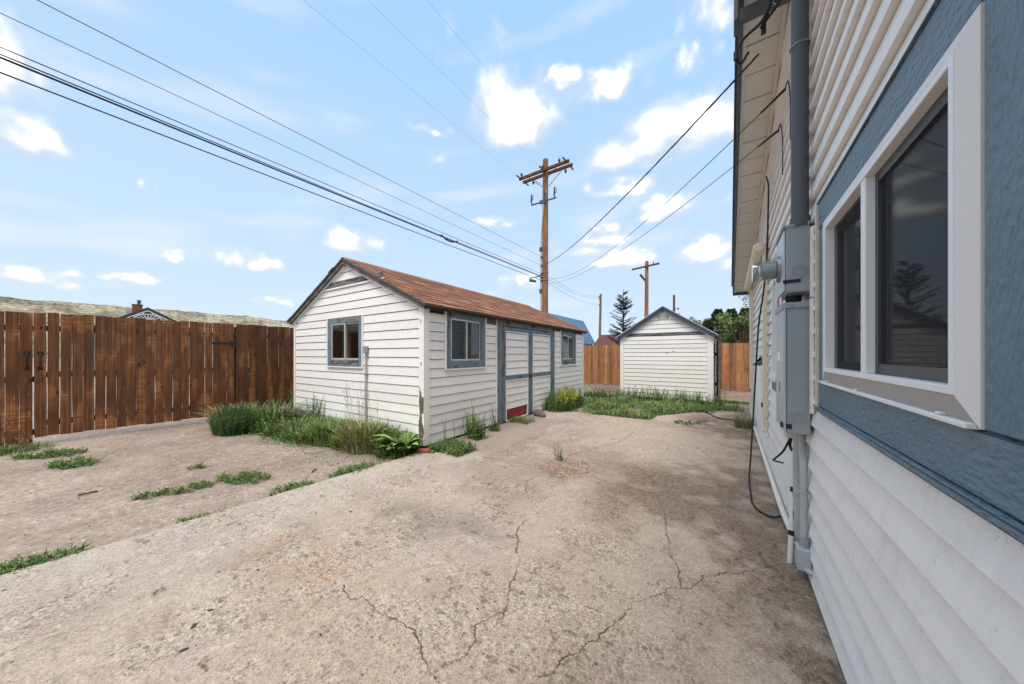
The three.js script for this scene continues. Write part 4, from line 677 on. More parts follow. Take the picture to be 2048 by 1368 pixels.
// ---------- board fences ----------
// pickets share a few shapes; some have dog-eared tops or bowed edges
function picketGeo(w, h, t, seed) {
  const r = rng(seed), n = 6, c = []; const wob = () => (r() - 0.5) * 0.006;
  const L = [], R = []; for (let i = 0; i <= n; i++) { L.push(-w / 2 + wob()); R.push(w / 2 + wob()); }
  const pos = [], uv = [], ou = r() * 0.9, ov = r() * 2.2, q = (a, b, cc, d) => { for (const v of [a, b, cc, a, cc, d]) { pos.push(v[0], v[1], v[2]); uv.push(v[0] + ou, v[1] + ov); } };
  for (let i = 0; i < n; i++) { const y0 = h * i / n, y1 = h * (i + 1) / n; q([L[i], y0, t], [R[i], y0, t], [R[i + 1], y1, t], [L[i + 1], y1, t]); q([R[i], y0, 0], [L[i], y0, 0], [L[i + 1], y1, 0], [R[i + 1], y1, 0]); q([L[i], y0, 0], [L[i], y0, t], [L[i + 1], y1, t], [L[i + 1], y1, 0]); q([R[i], y0, t], [R[i], y0, 0], [R[i + 1], y1, 0], [R[i + 1], y1, t]); }
  q([L[n], h, t], [R[n], h, t], [R[n], h, 0], [L[n], h, 0]); q([L[0], 0, 0], [R[0], 0, 0], [R[0], 0, t], [L[0], 0, t]);
  const g = new THREE.BufferGeometry(); g.setAttribute('position', new THREE.Float32BufferAttribute(pos, 3)); const u2 = new Float32Array(uv); for (let i = 1; i < u2.length; i += 2) u2[i] /= 2.2; g.setAttribute('uv', new THREE.BufferAttribute(u2, 2)); g.computeVertexNormals(); return g;
}
// run along local x from 0 to len; +z faces the yard
function boardRun(parent, len, pitch, width, top, bottom, mats, seed, railMat, posts, depthJit = 0.006) {
  const r = rng(seed), G = []; for (let k = 0; k < 8; k++) G.push(picketGeo(width * (0.975 + 0.035 * r()), top - bottom, 0.019, seed * 9 + k));
  for (let x = pitch / 2; x < len; x += pitch) { const m = part('picket', G[Math.floor(r() * 8)], mats[Math.floor(r() * mats.length)], parent); m.position.set(x + (r() - 0.5) * 0.004, bottom + (r() - 0.5) * 0.02, 0.001 + r() * depthJit); m.rotation.z = (r() - 0.5) * 0.007; m.rotation.y = (r() - 0.5) * 0.05; if (r() < 0.5) m.scale.x = -1; }
  for (const y of [bottom + 0.22, (top + bottom) / 2, top - 0.25]) part('rail', bx(0, len, y - 0.045, y + 0.045, -0.04, -0.003), railMat, parent);
  for (const x of posts) part('post', bx(x - 0.045, x + 0.045, -0.06, top - 0.06, -0.13, -0.042), railMat, parent);
}
{
  const H = Math.PI / 2;                                   // local +z turned to world +x
  const g1 = thing('wooden_gate', 'wide dark-stained plank gate with daylight showing between and under its boards', 'gate', [-9.22, 0, 0.19], H);
  boardRun(g1, 2.50, 0.118, 0.1145, 2.13, 0.115, M.fence, 4, M.rail, []);
  const handle = (p, x, lo = 0) => { const h = sub('handle', p); part('plate', join([bx(x - 0.03, x + 0.03, 1.44, 1.50, 0.028, 0.034, 0.004), bx(x - 0.024, x + 0.024, 1.20, 1.25, 0.028, 0.034, 0.004)]), M.black, h); part('grip', tube([[x, 1.47, 0.034], [x, 1.45, 0.06], [x, 1.34, 0.075], [x, 1.24, 0.06], [x, 1.22, 0.034]], 0.012, 8, 20), M.black, h); };
  handle(g1, 0.06);
  const hg = sub('hinge', g1); part('strap', bx(2.12, 2.46, 1.68, 1.72, 0.028, 0.034, 0.003), M.black, hg); part('knuckle', bx(2.42, 2.52, 1.63, 1.77, 0.03, 0.042, 0.004), M.black, hg);
  const g2 = thing('wooden_gate', 'dark-stained plank gate leaf reaching the ground, scuffed white at its foot', 'gate', [-9.22, 0, 2.68], H);
  boardRun(g2, 2.50, 0.118, 0.1155, 2.12, -0.02, M.fence, 5, M.rail, [0.05]); handle(g2, 2.43); g2.children.filter((o) => o.name === 'picket').slice(-3).forEach((o, n) => { const g = picketGeo(0.115, 2.14, 0.019, 77 + n), u = g.attributes.uv; for (let i = 0; i < u.count; i++) u.setXY(i, 0.07 + 0.3 * n + g.attributes.position.getX(i), g.attributes.position.getY(i) / 2.2); o.geometry = g; o.material = M.fenceScuff; o.scale.x = 1; });
  const f1 = thing('board_fence', 'dark-stained board fence running from the gate behind the long shed', 'fence', [-9.22, 0, -2.33], H);
  boardRun(f1, 12.6, 0.118, 0.1175, 2.14, 0.03, M.fence, 6, M.rail, [0.03, 2.5, 5, 7.5, 10, 12.5]);
  const f2 = thing('board_fence', 'sun-bleached orange board fence closing the yard behind the small shed', 'fence', [-9.2, 0, -15.12], 0);
  boardRun(f2, 12.6, 0.118, 0.1165, 1.90, 0.04, M.back, 7, M.rail, [0.1, 2.5, 5, 7.5, 10, 12.5], 0.012);
}
// ---------- utility poles ----------
{
  const px = -7.09, pz = -12.97;
  const P = thing('utility_pole', 'tall brown utility pole with double crossarm rising behind the long shed', 'utility pole', [px, -0.1, pz]);
  const sh = part('shaft', cylUV([0, 0, 0], [0.05, 10.62, 0.0], 0.165, 0.125, 18), M.pole, P);
  const arm = (y, z, half, h, m) => part('crossarm', bx(-half, half + 0.05, y, y + h, z - 0.055, z + 0.055, 0.01), m, P);
  arm(9.98, 0.19, 1.28, 0.12, M.poleDark); arm(9.98, -0.15, 1.28, 0.12, M.poleDark);
  for (const s of [-1, 1]) for (const z of [0.24, -0.2]) part('brace', hexa([[s * 0.75, 9.96, z], [s * 0.79, 9.96, z], [s * 0.12, 9.45, z], [s * 0.08, 9.45, z], [s * 0.75, 9.96, z + 0.012], [s * 0.79, 9.96, z + 0.012], [s * 0.12, 9.45, z + 0.012], [s * 0.08, 9.45, z + 0.012]]), M.poleDark, P);
  const pin = (x, y, z, up = 1) => { const g = sub('insulator', P); part('pin', cyl([x, y, z], [x, y + 0.14 * up, z], 0.014), M.steel, g); const pr = [[0.03, 0], [0.055, 0.02], [0.05, 0.06], [0.06, 0.075], [0.045, 0.13], [0.03, 0.16], [0.001, 0.165]].map((q) => new THREE.Vector2(...q)); const lg = new THREE.LatheGeometry(pr, 12); if (up < 0) lg.rotateX(Math.PI); lg.translate(x, y + 0.05 * up, z); part('bell', lg, M.porcelain, g); };
  for (const x of [-1.15, 0.0, 0.85]) pin(x, 10.10, 0.19); for (const x of [-0.7, 1.0]) pin(x, 9.98, -0.15, -1);
  for (const [x, z0] of [[-1.2, 0.25], [1.2, 0.25], [-1.2, -0.21], [1.2, -0.21], [0.05, 0.28]]) part('strain_insulator', join([0, 1, 2].map((k) => cyl([x, 10.04, z0 + Math.sign(z0) * (0.02 + k * 0.11)], [x, 10.03, z0 + Math.sign(z0) * (0.11 + k * 0.11)], 0.045, 0.02, 10))), M.porcelain, P);
  part('steel_arm', join([cyl([-0.62, 8.62, 0.16], [0.68, 8.62, 0.16], 0.035, 0.035, 10), bx(-0.16, 0.16, 8.54, 8.7, 0.12, 0.2)]), M.mast, P);
  for (const x of [-0.58, 0.12, 0.62]) { const g = sub('fuse_cutout', P); part('bracket', cyl([x, 8.64, 0.18], [x, 8.74, 0.22], 0.03, 0.03, 8), M.steel, g); part('body', cyl([x, 8.7, 0.24], [x + 0.04, 9.04, 0.28], 0.04, 0.035, 10), M.porcelain, g); part('barrel', tube([[x + 0.03, 9.02, 0.28], [x + 0.13, 9.0, 0.34], [x + 0.17, 8.86, 0.36], [x + 0.1, 8.74, 0.3]], 0.018, 6, 16), M.steel, g); }
  part('riser_pipe', tube([[0.06, 8.5, 0.18], [0.0, 8.0, 0.17], [-0.10, 7.0, 0.13], [-0.13, 6.0, 0.11], [-0.13, 0.2, 0.12]], 0.028, 8, 60), M.conduit, P);
  for (const y of [4.4, 6.35]) part('standoff', bx(-0.2, -0.08, y, y + 0.2, 0.08, 0.16, 0.01), M.mast, P); part('band', join([new THREE.TorusGeometry(0.16, 0.012, 6, 20).rotateX(Math.PI / 2).translate(0.025, 5.35, 0), new THREE.TorusGeometry(0.16, 0.012, 6, 20).rotateX(Math.PI / 2).translate(0.025, 5.0, 0)]), M.steel, P);
  for (const y of [4.9, 5.05, 5.2, 5.6, 6.0]) part('spool', cyl([-0.08, y + 0.02, 0.15], [-0.08, y + 0.1, 0.15], 0.05, 0.05, 10), M.porcelain, P);
  part('transformer_bracket', join([bx(-0.75, -0.15, 5.18, 5.22, 0.1, 0.14), cyl([-0.72, 5.1, 0.12], [-0.42, 5.0, 0.12], 0.09, 0.06, 10)]), M.mast, P).userData.label = 'dark splice case hung on a short bracket';

  const q = thing('utility_pole', 'bare wooden pole with a single crossarm behind the small shed roof', 'utility pole', [-4.99, -0.1, -24.5], -0.3);
  part('shaft', cylUV([0, 0, 0], [0.06, 8.36, 0], 0.16, 0.12, 14), M.pole, q); part('crossarm', bx(-1.02, 1.05, 7.88, 8.0, 0.1, 0.2, 0.01), M.poleDark, q); part('stub_arm', hexa([[-0.45, 7.40, 0.02], [-0.34, 7.48, 0.02], [0.0, 7.0, 0.02], [0, 6.84, 0.02], [-0.45, 7.40, 0.16], [-0.34, 7.48, 0.16], [0, 7.0, 0.16], [0, 6.84, 0.16]]), M.poleDark, q); part('insulator', cyl([0.62, 8.0, 0.15], [0.62, 8.2, 0.15], 0.03, 0.02, 8), M.porcelain, q);
  const t = thing('utility_pole', 'plain thin wooden pole without crossarm beside the dead-branched spruce', 'utility pole', [-10.2, -0.1, -29.45]); part('shaft', cylUV([0, 0, 0], [0.16, 7.3, 0], 0.14, 0.10, 12), M.pole, t); part('spool', join([6.2, 6.8, 7.0].map((y) => cyl([0.05, y, 0.14], [0.05, y + 0.1, 0.14], 0.05, 0.05, 8))), M.porcelain, t);
  const u = thing('utility_pole', 'distant pole top peeping over the small shed roof', 'utility pole', [-5.78, -0.1, -44.6]); part('shaft', cylUV([0, 0, 0], [0.04, 9.1, 0], 0.15, 0.13, 12), M.poleDark, u); part('step_bracket', join([bx(0.0, 0.62, 7.3, 7.36, -0.03, 0.03), bx(0, 0.7, 6.7, 6.75, -0.03, 0.03), bx(0.42, 0.56, 7.2, 7.45, -0.06, 0.06)]), M.porcelain, u);

  // ---------- wires ----------
  const wire = (label, a, b, sag, r, group, name = 'overhead_wire') => { const pts = []; for (let i = 0; i <= 24; i++) { const k = i / 24; pts.push([mix(a[0], b[0], k), mix(a[1], b[1], k) - sag * 4 * k * (1 - k), mix(a[2], b[2], k)]); } return solo(name, label, 'wire', tube(pts, r, 6, 60), M.wire, group); };
  const far = 26;
  for (const x of [-8.29, -7.04, -5.89]) wire('thin power line leaving the double crossarm high overhead', [x, 9.93, pz + 0.6], [x - 0.1, 10.4, far], 0.25, 0.0022, 'high power lines on the crossarm', 'power_line');
  const tel = 'cables passing over the long shed';
  wire('highest of the five cables passing over the long shed to the tall pole', [px - 0.08, 5.98, pz + 0.2], [-6.98, 5.98, far], 0.12, 0.0055, tel);
  wire('second cable down of the five passing over the long shed', [px - 0.08, 5.58, pz + 0.2], [-7.0, 5.6, far], 0.1, 0.0045, tel);
  wire('thin cable just above the thick bundle over the long shed', [px - 0.08, 5.2, pz + 0.2], [-7.0, 5.2, far], 0.12, 0.0065, tel);
  wire('lowest of the five cables passing over the long shed', [px - 0.08, 4.9, pz + 0.2], [-7.0, 4.9, far], 0.12, 0.009, tel);
  const bd = thing('cable_bundle', 'thick black telephone cable bundle with a splice loop over the long shed', 'cable', [0, 0, 0]); bd.userData.group = tel;
  const bp = []; for (let i = 0; i <= 24; i++) { const k = i / 24; bp.push([mix(px - 0.08, -7.0, k), 5.06 - 0.1 * 4 * k * (1 - k), mix(pz + 0.2, far, k)]); }
  part('cable', tube(bp, 0.013, 6, 60), M.wire, bd); part('messenger', tube(bp.map((p, i) => [p[0] + 0.012, p[1] + 0.026 + 0.006 * Math.sin(i), p[2]]), 0.008, 6, 60), M.wire, bd); part('splice_loop', tube([[-7.03, 5.02, -7.2], [-7.03, 4.93, -7.0], [-7.03, 4.92, -6.7], [-7.03, 5.0, -6.5]], 0.02, 6, 20), M.wire, bd);
  for (const [y0, y1, l] of [[5.05, 6.95, 'upper cable running on from the tall pole to the thin pole'], [5.2, 7.1, 'topmost cable running on from the tall pole to the thin pole'], [4.9, 6.35, 'lower cable running on from the tall pole to the thin pole']]) wire(l, [px, y0, pz - 0.17], [-10.08, y1 - 0.1, -29.3], 0.35, 0.007, 'cables beyond the tall pole');
  const tr = thing('service_drop', 'twisted black service cable from the house mast to the tall pole', 'cable', [0, 0, 0]), A = [0.20, 3.93, -3.3], B2 = [px + 0.1, 5.6, pz + 0.15], ctr = (k) => [mix(A[0], B2[0], k), mix(A[1], B2[1], k) - 0.25 * 4 * k * (1 - k), mix(A[2], B2[2], k)];
  const strand = (ph, rad, rr, n = 220) => { const pts = []; for (let i = 0; i <= n; i++) { const k = i / n, c = ctr(k), w = k * 110 + ph; pts.push([c[0] + rad * Math.cos(w) * 0.8, c[1] + rad * Math.sin(w), c[2] + rad * Math.cos(w) * 0.6]); } return tube(pts, rr, 5, n); };
  part('strand', strand(0, 0.008, 0.005), M.wire, tr); part('strand', strand(2.1, 0.008, 0.005), M.wire, tr); part('messenger', strand(4.2, 0.006, 0.004), M.wire, tr);
  const hk = (l, a, b, sag) => { const g = thing('telephone_drop', l, 'cable', [0, 0, 0]); const pts = []; for (let i = 0; i <= 24; i++) { const k = i / 24; pts.push([mix(a[0], b[0], k), mix(a[1], b[1], k) - sag * 4 * k * (1 - k), mix(a[2], b[2], k)]); } part('cable', tube(pts, 0.0042, 6, 50), M.wire, g); part('clamp', cyl([pts[0][0], pts[0][1], pts[0][2]], [mix(a[0], b[0], 0.02), mix(a[1], b[1], 0.02) - sag * 0.078, mix(a[2], b[2], 0.02)], 0.012, 0.009, 8), M.black, g); part('tail', tube([a, [a[0] + 0.01, a[1] + 0.03, a[2] + 0.05], [a[0] + 0.02, a[1] - 0.12, a[2] + 0.1], [a[0] + 0.02, a[1] - 0.5, a[2] + 0.12]], 0.005, 6, 20), M.black, g); };
  hk('thin telephone wire fixed to the siding beside the mast', [0.39, 3.69, -3.5], [px + 0.1, 5.0, pz + 0.1], 0.55); hk('thicker telephone wire clamped under the house eave', [0.40, 3.66, -4.05], [px + 0.1, 4.75, pz + 0.1], 0.42);
}
// ---------- buildings beyond the fences ----------
{
  const b = thing('metal_roof_building', 'blue metal-roofed building behind the long shed', 'building', [-10.95, 0, -30]);
  const blue = tint('#5d7f9e', { roughness: 0.45, metalness: 0.2 }), Lz = 11, rise = 2.35, run = 1.2;
  part('wall', bx(-5.0, -0.12, 0, 2.5, 0, Lz), tint('#9aa4ab'), b);
  const pan = (a, c) => hexa([[0.1, 2.45, a], [-run, 2.45 + rise, a], [-run, 2.45 + rise, c], [0.1, 2.45, c], [0.05, 2.41, a], [-run - 0.05, 2.41 + rise, a], [-run - 0.05, 2.41 + rise, c], [0.05, 2.41, c]]);
  for (let k = 0; k < 22; k++) { const a = -0.3 + k * 0.52; part('roof_panel', pan(a, a + 0.515), blue, b); part('seam', hexa([[0.105, 2.455, a], [-run, 2.46 + rise, a], [-run, 2.46 + rise, a + 0.03], [0.105, 2.455, a + 0.03], [0.13, 2.48, a], [-run + 0.02, 2.485 + rise, a], [-run + 0.02, 2.485 + rise, a + 0.03], [0.13, 2.48, a + 0.03]]), blue, b); }
  part('upper_roof', hexa([[-run + 0.02, 2.47 + rise, -0.35], [-2.55, 5.5, -0.35], [-2.55, 5.5, Lz + 0.3], [-run + 0.02, 2.47 + rise, Lz + 0.3], [-run, 2.4 + rise, -0.35], [-2.55, 5.42, -0.35], [-2.55, 5.42, Lz + 0.3], [-run, 2.4 + rise, Lz + 0.3]].map((q) => [q[0], Math.min(q[1], 2.47 + rise + 0.3), q[2]])), blue, b);
  part('gable_wall', holedWall([[-5.0, 2.5], [-0.1, 2.5], [-1.25, 4.7], [-2.5, 5.0], [-3.8, 4.7]], [], 0.1, (s, y, o) => [s, y, o + 0.05]), tint('#8f9aa3'), b);
  const h = thing('brown_house', 'low brown-red house roof behind the fence next to the spruce', 'house', [-10.2, 0, -33]);
  part('wall', bx(-1.5, 2.6, 0, 2.3, -5, 0), tint('#7a3a30'), h); part('roof', hexa([[-1.9, 2.25, 0.4], [2.9, 2.25, 0.4], [2.9, 3.7, -2.5], [-1.9, 3.7, -2.5], [-1.9, 2.15, 0.4], [2.9, 2.15, 0.4], [2.9, 3.6, -2.5], [-1.9, 3.6, -2.5]]), tint('#5a352c', { roughness: 0.9 }), h); part('roof', hexa([[-1.9, 3.7, -2.505], [2.9, 3.7, -2.505], [2.9, 2.25, -5.4], [-1.9, 2.25, -5.4], [-1.9, 3.6, -2.505], [2.9, 3.6, -2.505], [2.9, 2.15, -5.4], [-1.9, 2.15, -5.4]]), tint('#5a352c', { roughness: 0.9 }), h);
  // gable with white fretwork and brick chimney over the gate
  const v = thing('gabled_house', 'green-trimmed gable with white fretwork and brick chimney beyond the plank gate', 'house', [-33.4, 0, -3.7], 1.42);
  const gr = tint('#2f4f45'), ap = 4.62, half = 1.25, rs = 0.78;
  part('wall', holedWall([[-2.6, 0], [2.6, 0], [2.6, ap - 0.1 - 2.6 * rs / half], [0, ap - 0.12], [-2.6, ap - 0.1 - 2.6 * rs / half]], [], 0.2, (s, y, o) => [s, y, o]), tint('#6d7a72'), v);
  for (const s of [-1, 1]) { part('rake_board', hexa([[0, ap + 0.05, 0.3], [s * 2.8, ap + 0.05 - 2.8 * rs / half, 0.3], [s * 2.8, ap - 0.09 - 2.8 * rs / half, 0.3], [0, ap - 0.09, 0.3], [0, ap + 0.05, 0.22], [s * 2.8, ap + 0.05 - 2.8 * rs / half, 0.22], [s * 2.8, ap - 0.09 - 2.8 * rs / half, 0.22], [0, ap - 0.09, 0.22]]), gr, v); part('roof', hexa([[0, ap + 0.1, 0.32], [s * 2.9, ap + 0.1 - 2.9 * rs / half, 0.32], [s * 2.9, ap + 0.1 - 2.9 * rs / half, -7], [0, ap + 0.1, -7], [0, ap + 0.055, 0.32], [s * 2.9, ap + 0.055 - 2.9 * rs / half, 0.32], [s * 2.9, ap + 0.055 - 2.9 * rs / half, -7], [0, ap + 0.055, -7]]), tint('#47564f'), v); }
  const cx0 = [0, ap - 0.85, 0.26]; for (let k = 0; k < 9; k++) { const a = Math.PI * (0.06 + 0.88 * k / 8), L = 0.50 + 0.16 * Math.abs(Math.cos(a)) * 1.6; part('fretwork_spoke', cyl(cx0, [cx0[0] + Math.cos(a) * L * 1.25, cx0[1] + Math.sin(a) * L, 0.26], 0.025, 0.025, 6), M.white, v); }
  part('fretwork_rail', bx(-1.25, 1.25, ap - 0.93, ap - 0.85, 0.23, 0.29), M.white, v); part('fretwork_arch', tube([[-0.72, ap - 0.86, 0.27], [-0.5, ap - 0.55, 0.27], [0, ap - 0.38, 0.27], [0.5, ap - 0.55, 0.27], [0.72, ap - 0.86, 0.27]], 0.025, 6, 24), M.white, v);
  for (const s of [-1, 1]) part('fretwork_rail', hexa([[0, ap - 0.1, 0.28], [s * 1.3, ap - 0.1 - 1.3 * rs / half, 0.28], [s * 1.3, ap - 0.17 - 1.3 * rs / half, 0.28], [0, ap - 0.17, 0.28], [0, ap - 0.1, 0.24], [s * 1.3, ap - 0.1 - 1.3 * rs / half, 0.24], [s * 1.3, ap - 0.17 - 1.3 * rs / half, 0.24], [0, ap - 0.17, 0.24]]), M.white, v);
  const ch = sub('chimney', v); part('stack', bx(-0.78, -0.32, 3.2, 4.95, -1.4, -0.95), M.brick, ch); part('cap', bx(-0.81, -0.29, 4.95, 5.0, -1.43, -0.92), M.stone, ch); part('flue', join([cyl([-0.47, 5.0, -1.15], [-0.47, 5.25, -1.15], 0.09, 0.09, 10), cyl([-0.47, 5.27, -1.15], [-0.47, 5.33, -1.15], 0.15, 0.04, 10)]), M.mast, ch);
}
// ---------- vegetation ----------
M.leaf = std({ vertexColors: true, roughness: 0.75 });
M.bark = tint('#4a3b30', { roughness: 1 });
class Veg {
  constructor() { this.p = []; this.c = []; }
  tri(a, b, c, col) { this.p.push(...a, ...b, ...c); this.c.push(...col, ...col, ...col); }
  quad(a, b, c, d, col) { this.tri(a, b, c, col); this.tri(a, c, d, col); }
  blade(x, y, z, h, w, an, bend, col, seg = 3) {         // arching grass blade
    const dx = Math.cos(an), dz = Math.sin(an), sx = -dz * w / 2, sz = dx * w / 2; let L = [x - sx, y, z - sz], R = [x + sx, y, z + sz];
    for (let i = 1; i <= seg; i++) { const t = i / seg, o = bend * t * t, yy = y + h * (t - 0.35 * (bend / h) * (bend / h) * t * t * t), k = 1 - t; const cx = x + dx * o, cz = z + dz * o; if (i === seg) this.tri(L, R, [cx, yy, cz], col); else { const l = [cx - sx * (0.35 + k * 0.65), yy, cz - sz * (0.35 + k * 0.65)], r = [cx + sx * (0.35 + k * 0.65), yy, cz + sz * (0.35 + k * 0.65)]; this.quad(L, R, r, l, col); L = l; R = r; } }
  }
  leaf(x, y, z, len, w, an, pitch, col) {                // folded diamond leaf
    const d = [Math.cos(an) * Math.cos(pitch), Math.sin(pitch), Math.sin(an) * Math.cos(pitch)], s = [-Math.sin(an), 0, Math.cos(an)];
    const b = [x, y, z], m = [x + d[0] * len * 0.45, y + d[1] * len * 0.45 - w * 0.12, z + d[2] * len * 0.45], e = [x + d[0] * len, y + d[1] * len - len * 0.12, z + d[2] * len];
    const l = [m[0] + s[0] * w / 2, m[1] + w * 0.22, m[2] + s[2] * w / 2], r = [m[0] - s[0] * w / 2, m[1] + w * 0.22, m[2] - s[2] * w / 2];
    this.quad(b, l, e, m, col); this.quad(b, m, e, r, col);
  }
  stem(a, b, r, col) { const s = r; for (const [dx, dz] of [[1, 0], [-0.5, 0.87], [-0.5, -0.87]]) { const [ex, ez] = [-0.5 * dx - 0.87 * dz, 0.87 * dx - 0.5 * dz]; this.quad([a[0] + dx * s, a[1], a[2] + dz * s], [a[0] + ex * s, a[1], a[2] + ez * s], [b[0] + ex * s * 0.6, b[1], b[2] + ez * s * 0.6], [b[0] + dx * s * 0.6, b[1], b[2] + dz * s * 0.6], col); } }
  geo() { const g = new THREE.BufferGeometry(); g.setAttribute('position', new THREE.Float32BufferAttribute(this.p, 3)); g.setAttribute('color', new THREE.Float32BufferAttribute(this.c, 3)); g.computeVertexNormals(); return g; }
}
const GR = { deep: [0.07, 0.125, 0.03], mid: [0.125, 0.205, 0.042], fresh: [0.18, 0.29, 0.06], olive: [0.20, 0.21, 0.06], straw: [0.36, 0.29, 0.14], yellow: [0.36, 0.32, 0.04], pale: [0.18, 0.23, 0.10] };
// one colour per leaf, varied at random, the same through the whole plant
const vary = (c, r, k = 0.5) => { const t = 1 + (r() - 0.5) * k * 2, h = (r() - 0.5) * 0.2; return [c[0] * t * (1 + h), c[1] * t, c[2] * t * (1 - h)]; };
const pick = (r, list) => { let t = r() * list.reduce((a, q) => a + q[1], 0); for (const [c, w] of list) if ((t -= w) <= 0) return c; return list[0][0]; };
const gy = (x, z) => (x > -3.85 ? 0 : dirtHeight(x, z));
// grass clump at the origin
function grassGeo(n, rad, h, w, cols, seed, flop = 0.5, ez = 1) { const v = new Veg(), r = rng(seed); for (let i = 0; i < n; i++) { const a = r() * 6.283, q = rad * Math.sqrt(r()), hh = h * (0.45 + 0.6 * r()); v.blade(Math.cos(a) * q, 0, Math.sin(a) * q * ez, hh, w * (0.6 + 0.7 * r()), a + (r() - 0.5) * 2, hh * flop * (0.25 + r()), vary(pick(r, cols), r), 4); } return v.geo(); }
function weedInto(v, r, x, y, z, h, nl, len, cols, spread = 0.25) { const n = 1 + Math.floor(h * 8), tip = [x + (r() - 0.5) * h * spread * 2, y + h, z + (r() - 0.5) * h * spread * 2]; v.stem([x, y, z], tip, 0.003 + h * 0.006, vary(cols[0][0], r)); for (let i = 0; i < nl; i++) { const t = 0.08 + 0.92 * (i + r()) / nl, k = 1.15 - t * 0.75; v.leaf(mix(x, tip[0], t), mix(y, tip[1], t), mix(z, tip[2], t), len * k * (0.7 + 0.6 * r()), len * 0.34 * k, r() * 6.283, 0.15 + r() * 0.8, vary(pick(r, cols), r)); } return tip; }
function mat(n, rx, rz, h, len, cols, seed) { const v = new Veg(), r = rng(seed); for (let i = 0; i < n; i++) { const a = r() * 6.283, q = Math.sqrt(r()); if (r() < q * q * 0.6 || fbm(Math.cos(a) * q * 2.2 + seed, Math.sin(a) * q * 2.2, 2) < 0.42) continue; weedInto(v, r, Math.cos(a) * q * rx, 0, Math.sin(a) * q * rz, h * (0.3 + 0.8 * r()), 5, len, cols, 0.9); } return v.geo(); }
const LEAFY = [[GR.mid, 3], [GR.deep, 2], [GR.fresh, 1]];
function plant(name, label, geo, p, turn = 0, group, category = 'weed') { const m = solo(name, label, category, geo, M.leaf, group); m.position.set(...p); m.rotation.y = turn; return m; }

{ // weedy strip along the shed's gable end: one uncountable mass, thick and uneven
  const v = new Veg(), r = rng(201);
  const cover = (x) => ({ z1: mix(-2.15, -2.66, sm(-7.0, -4.0, x)) + 0.22 * (fbm(x * 2.2, 4, 3) - 0.5), z0: -3.2 });
  for (let i = 0; i < 6500; i++) { const x = -9.0 + 5.1 * r(), c = cover(x); if (x < -8.25 && r() < 0.3) continue; const z = x < -8.2 ? -2.0 - 2.2 * r() : mix(c.z0, c.z1, Math.pow(r(), 0.85)); const edge = sm(c.z1, c.z1 - 0.35, z), zone = fbm(x * 1.6 + 7, z * 1.6, 3), h = (0.07 + 0.20 * edge) * (0.5 + r() * 0.9);
    const col = vary(zone > 0.55 ? pick(r, [[GR.olive, 3], [GR.straw, 2], [GR.pale, 2]]) : pick(r, [[GR.mid, 3], [GR.deep, 3], [GR.fresh, 2]]), r); const a = r() * 6.283; v.blade(x, gy(x, z), z, h * 1.1, 0.009 + 0.011 * r(), a, h * (0.4 + 0.9 * r()), col, 3); }
  for (let i = 0; i < 2600; i++) { const x = -8.8 + 4.8 * r(), c = cover(x), z = mix(c.z0 + 0.05, c.z1 - 0.05, r()), zone = fbm(x * 1.6 + 7, z * 1.6, 3); weedInto(v, r, x, gy(x, z), z, 0.08 + 0.2 * r(), 8, 0.07, zone > 0.55 ? [[GR.yellow, 1], [GR.olive, 2], [GR.pale, 1]] : LEAFY, 0.5); }
  for (let i = 0; i < 900; i++) { const x = -8.4 + 4.3 * r(), c = cover(x), z = mix(c.z0 + 0.08, c.z1 - 0.02, r()), k = fbm(x * 2.4 + 31, z * 2.4, 3); if (k < 0.5) continue; weedInto(v, r, x, gy(x, z), z, 0.12 + 0.26 * r(), 12, 0.115, k > 0.6 ? [[GR.fresh, 2], [GR.mid, 2]] : [[GR.pale, 2], [GR.olive, 1], [GR.mid, 1]], 0.45); }
  for (let i = 0; i < 1400; i++) { const x = -8.9 + 5.0 * r(), z = cover(x).z1 + 0.02 + 0.34 * r() * r(), h = 0.02 + 0.05 * r(); if (fbm(x * 3, z * 3, 2) < 0.45) continue; v.blade(x, gy(x, z), z, h, 0.006, r() * 6.28, h * (0.5 + r()), vary(pick(r, [[GR.straw, 2], [GR.olive, 2], [GR.mid, 3]]), r), 2); }
  const m = solo('weed_strip', 'low tangled weeds and grass along the gable end of the long shed', 'weeds', v.geo(), M.leaf); m.userData.kind = 'stuff';
}
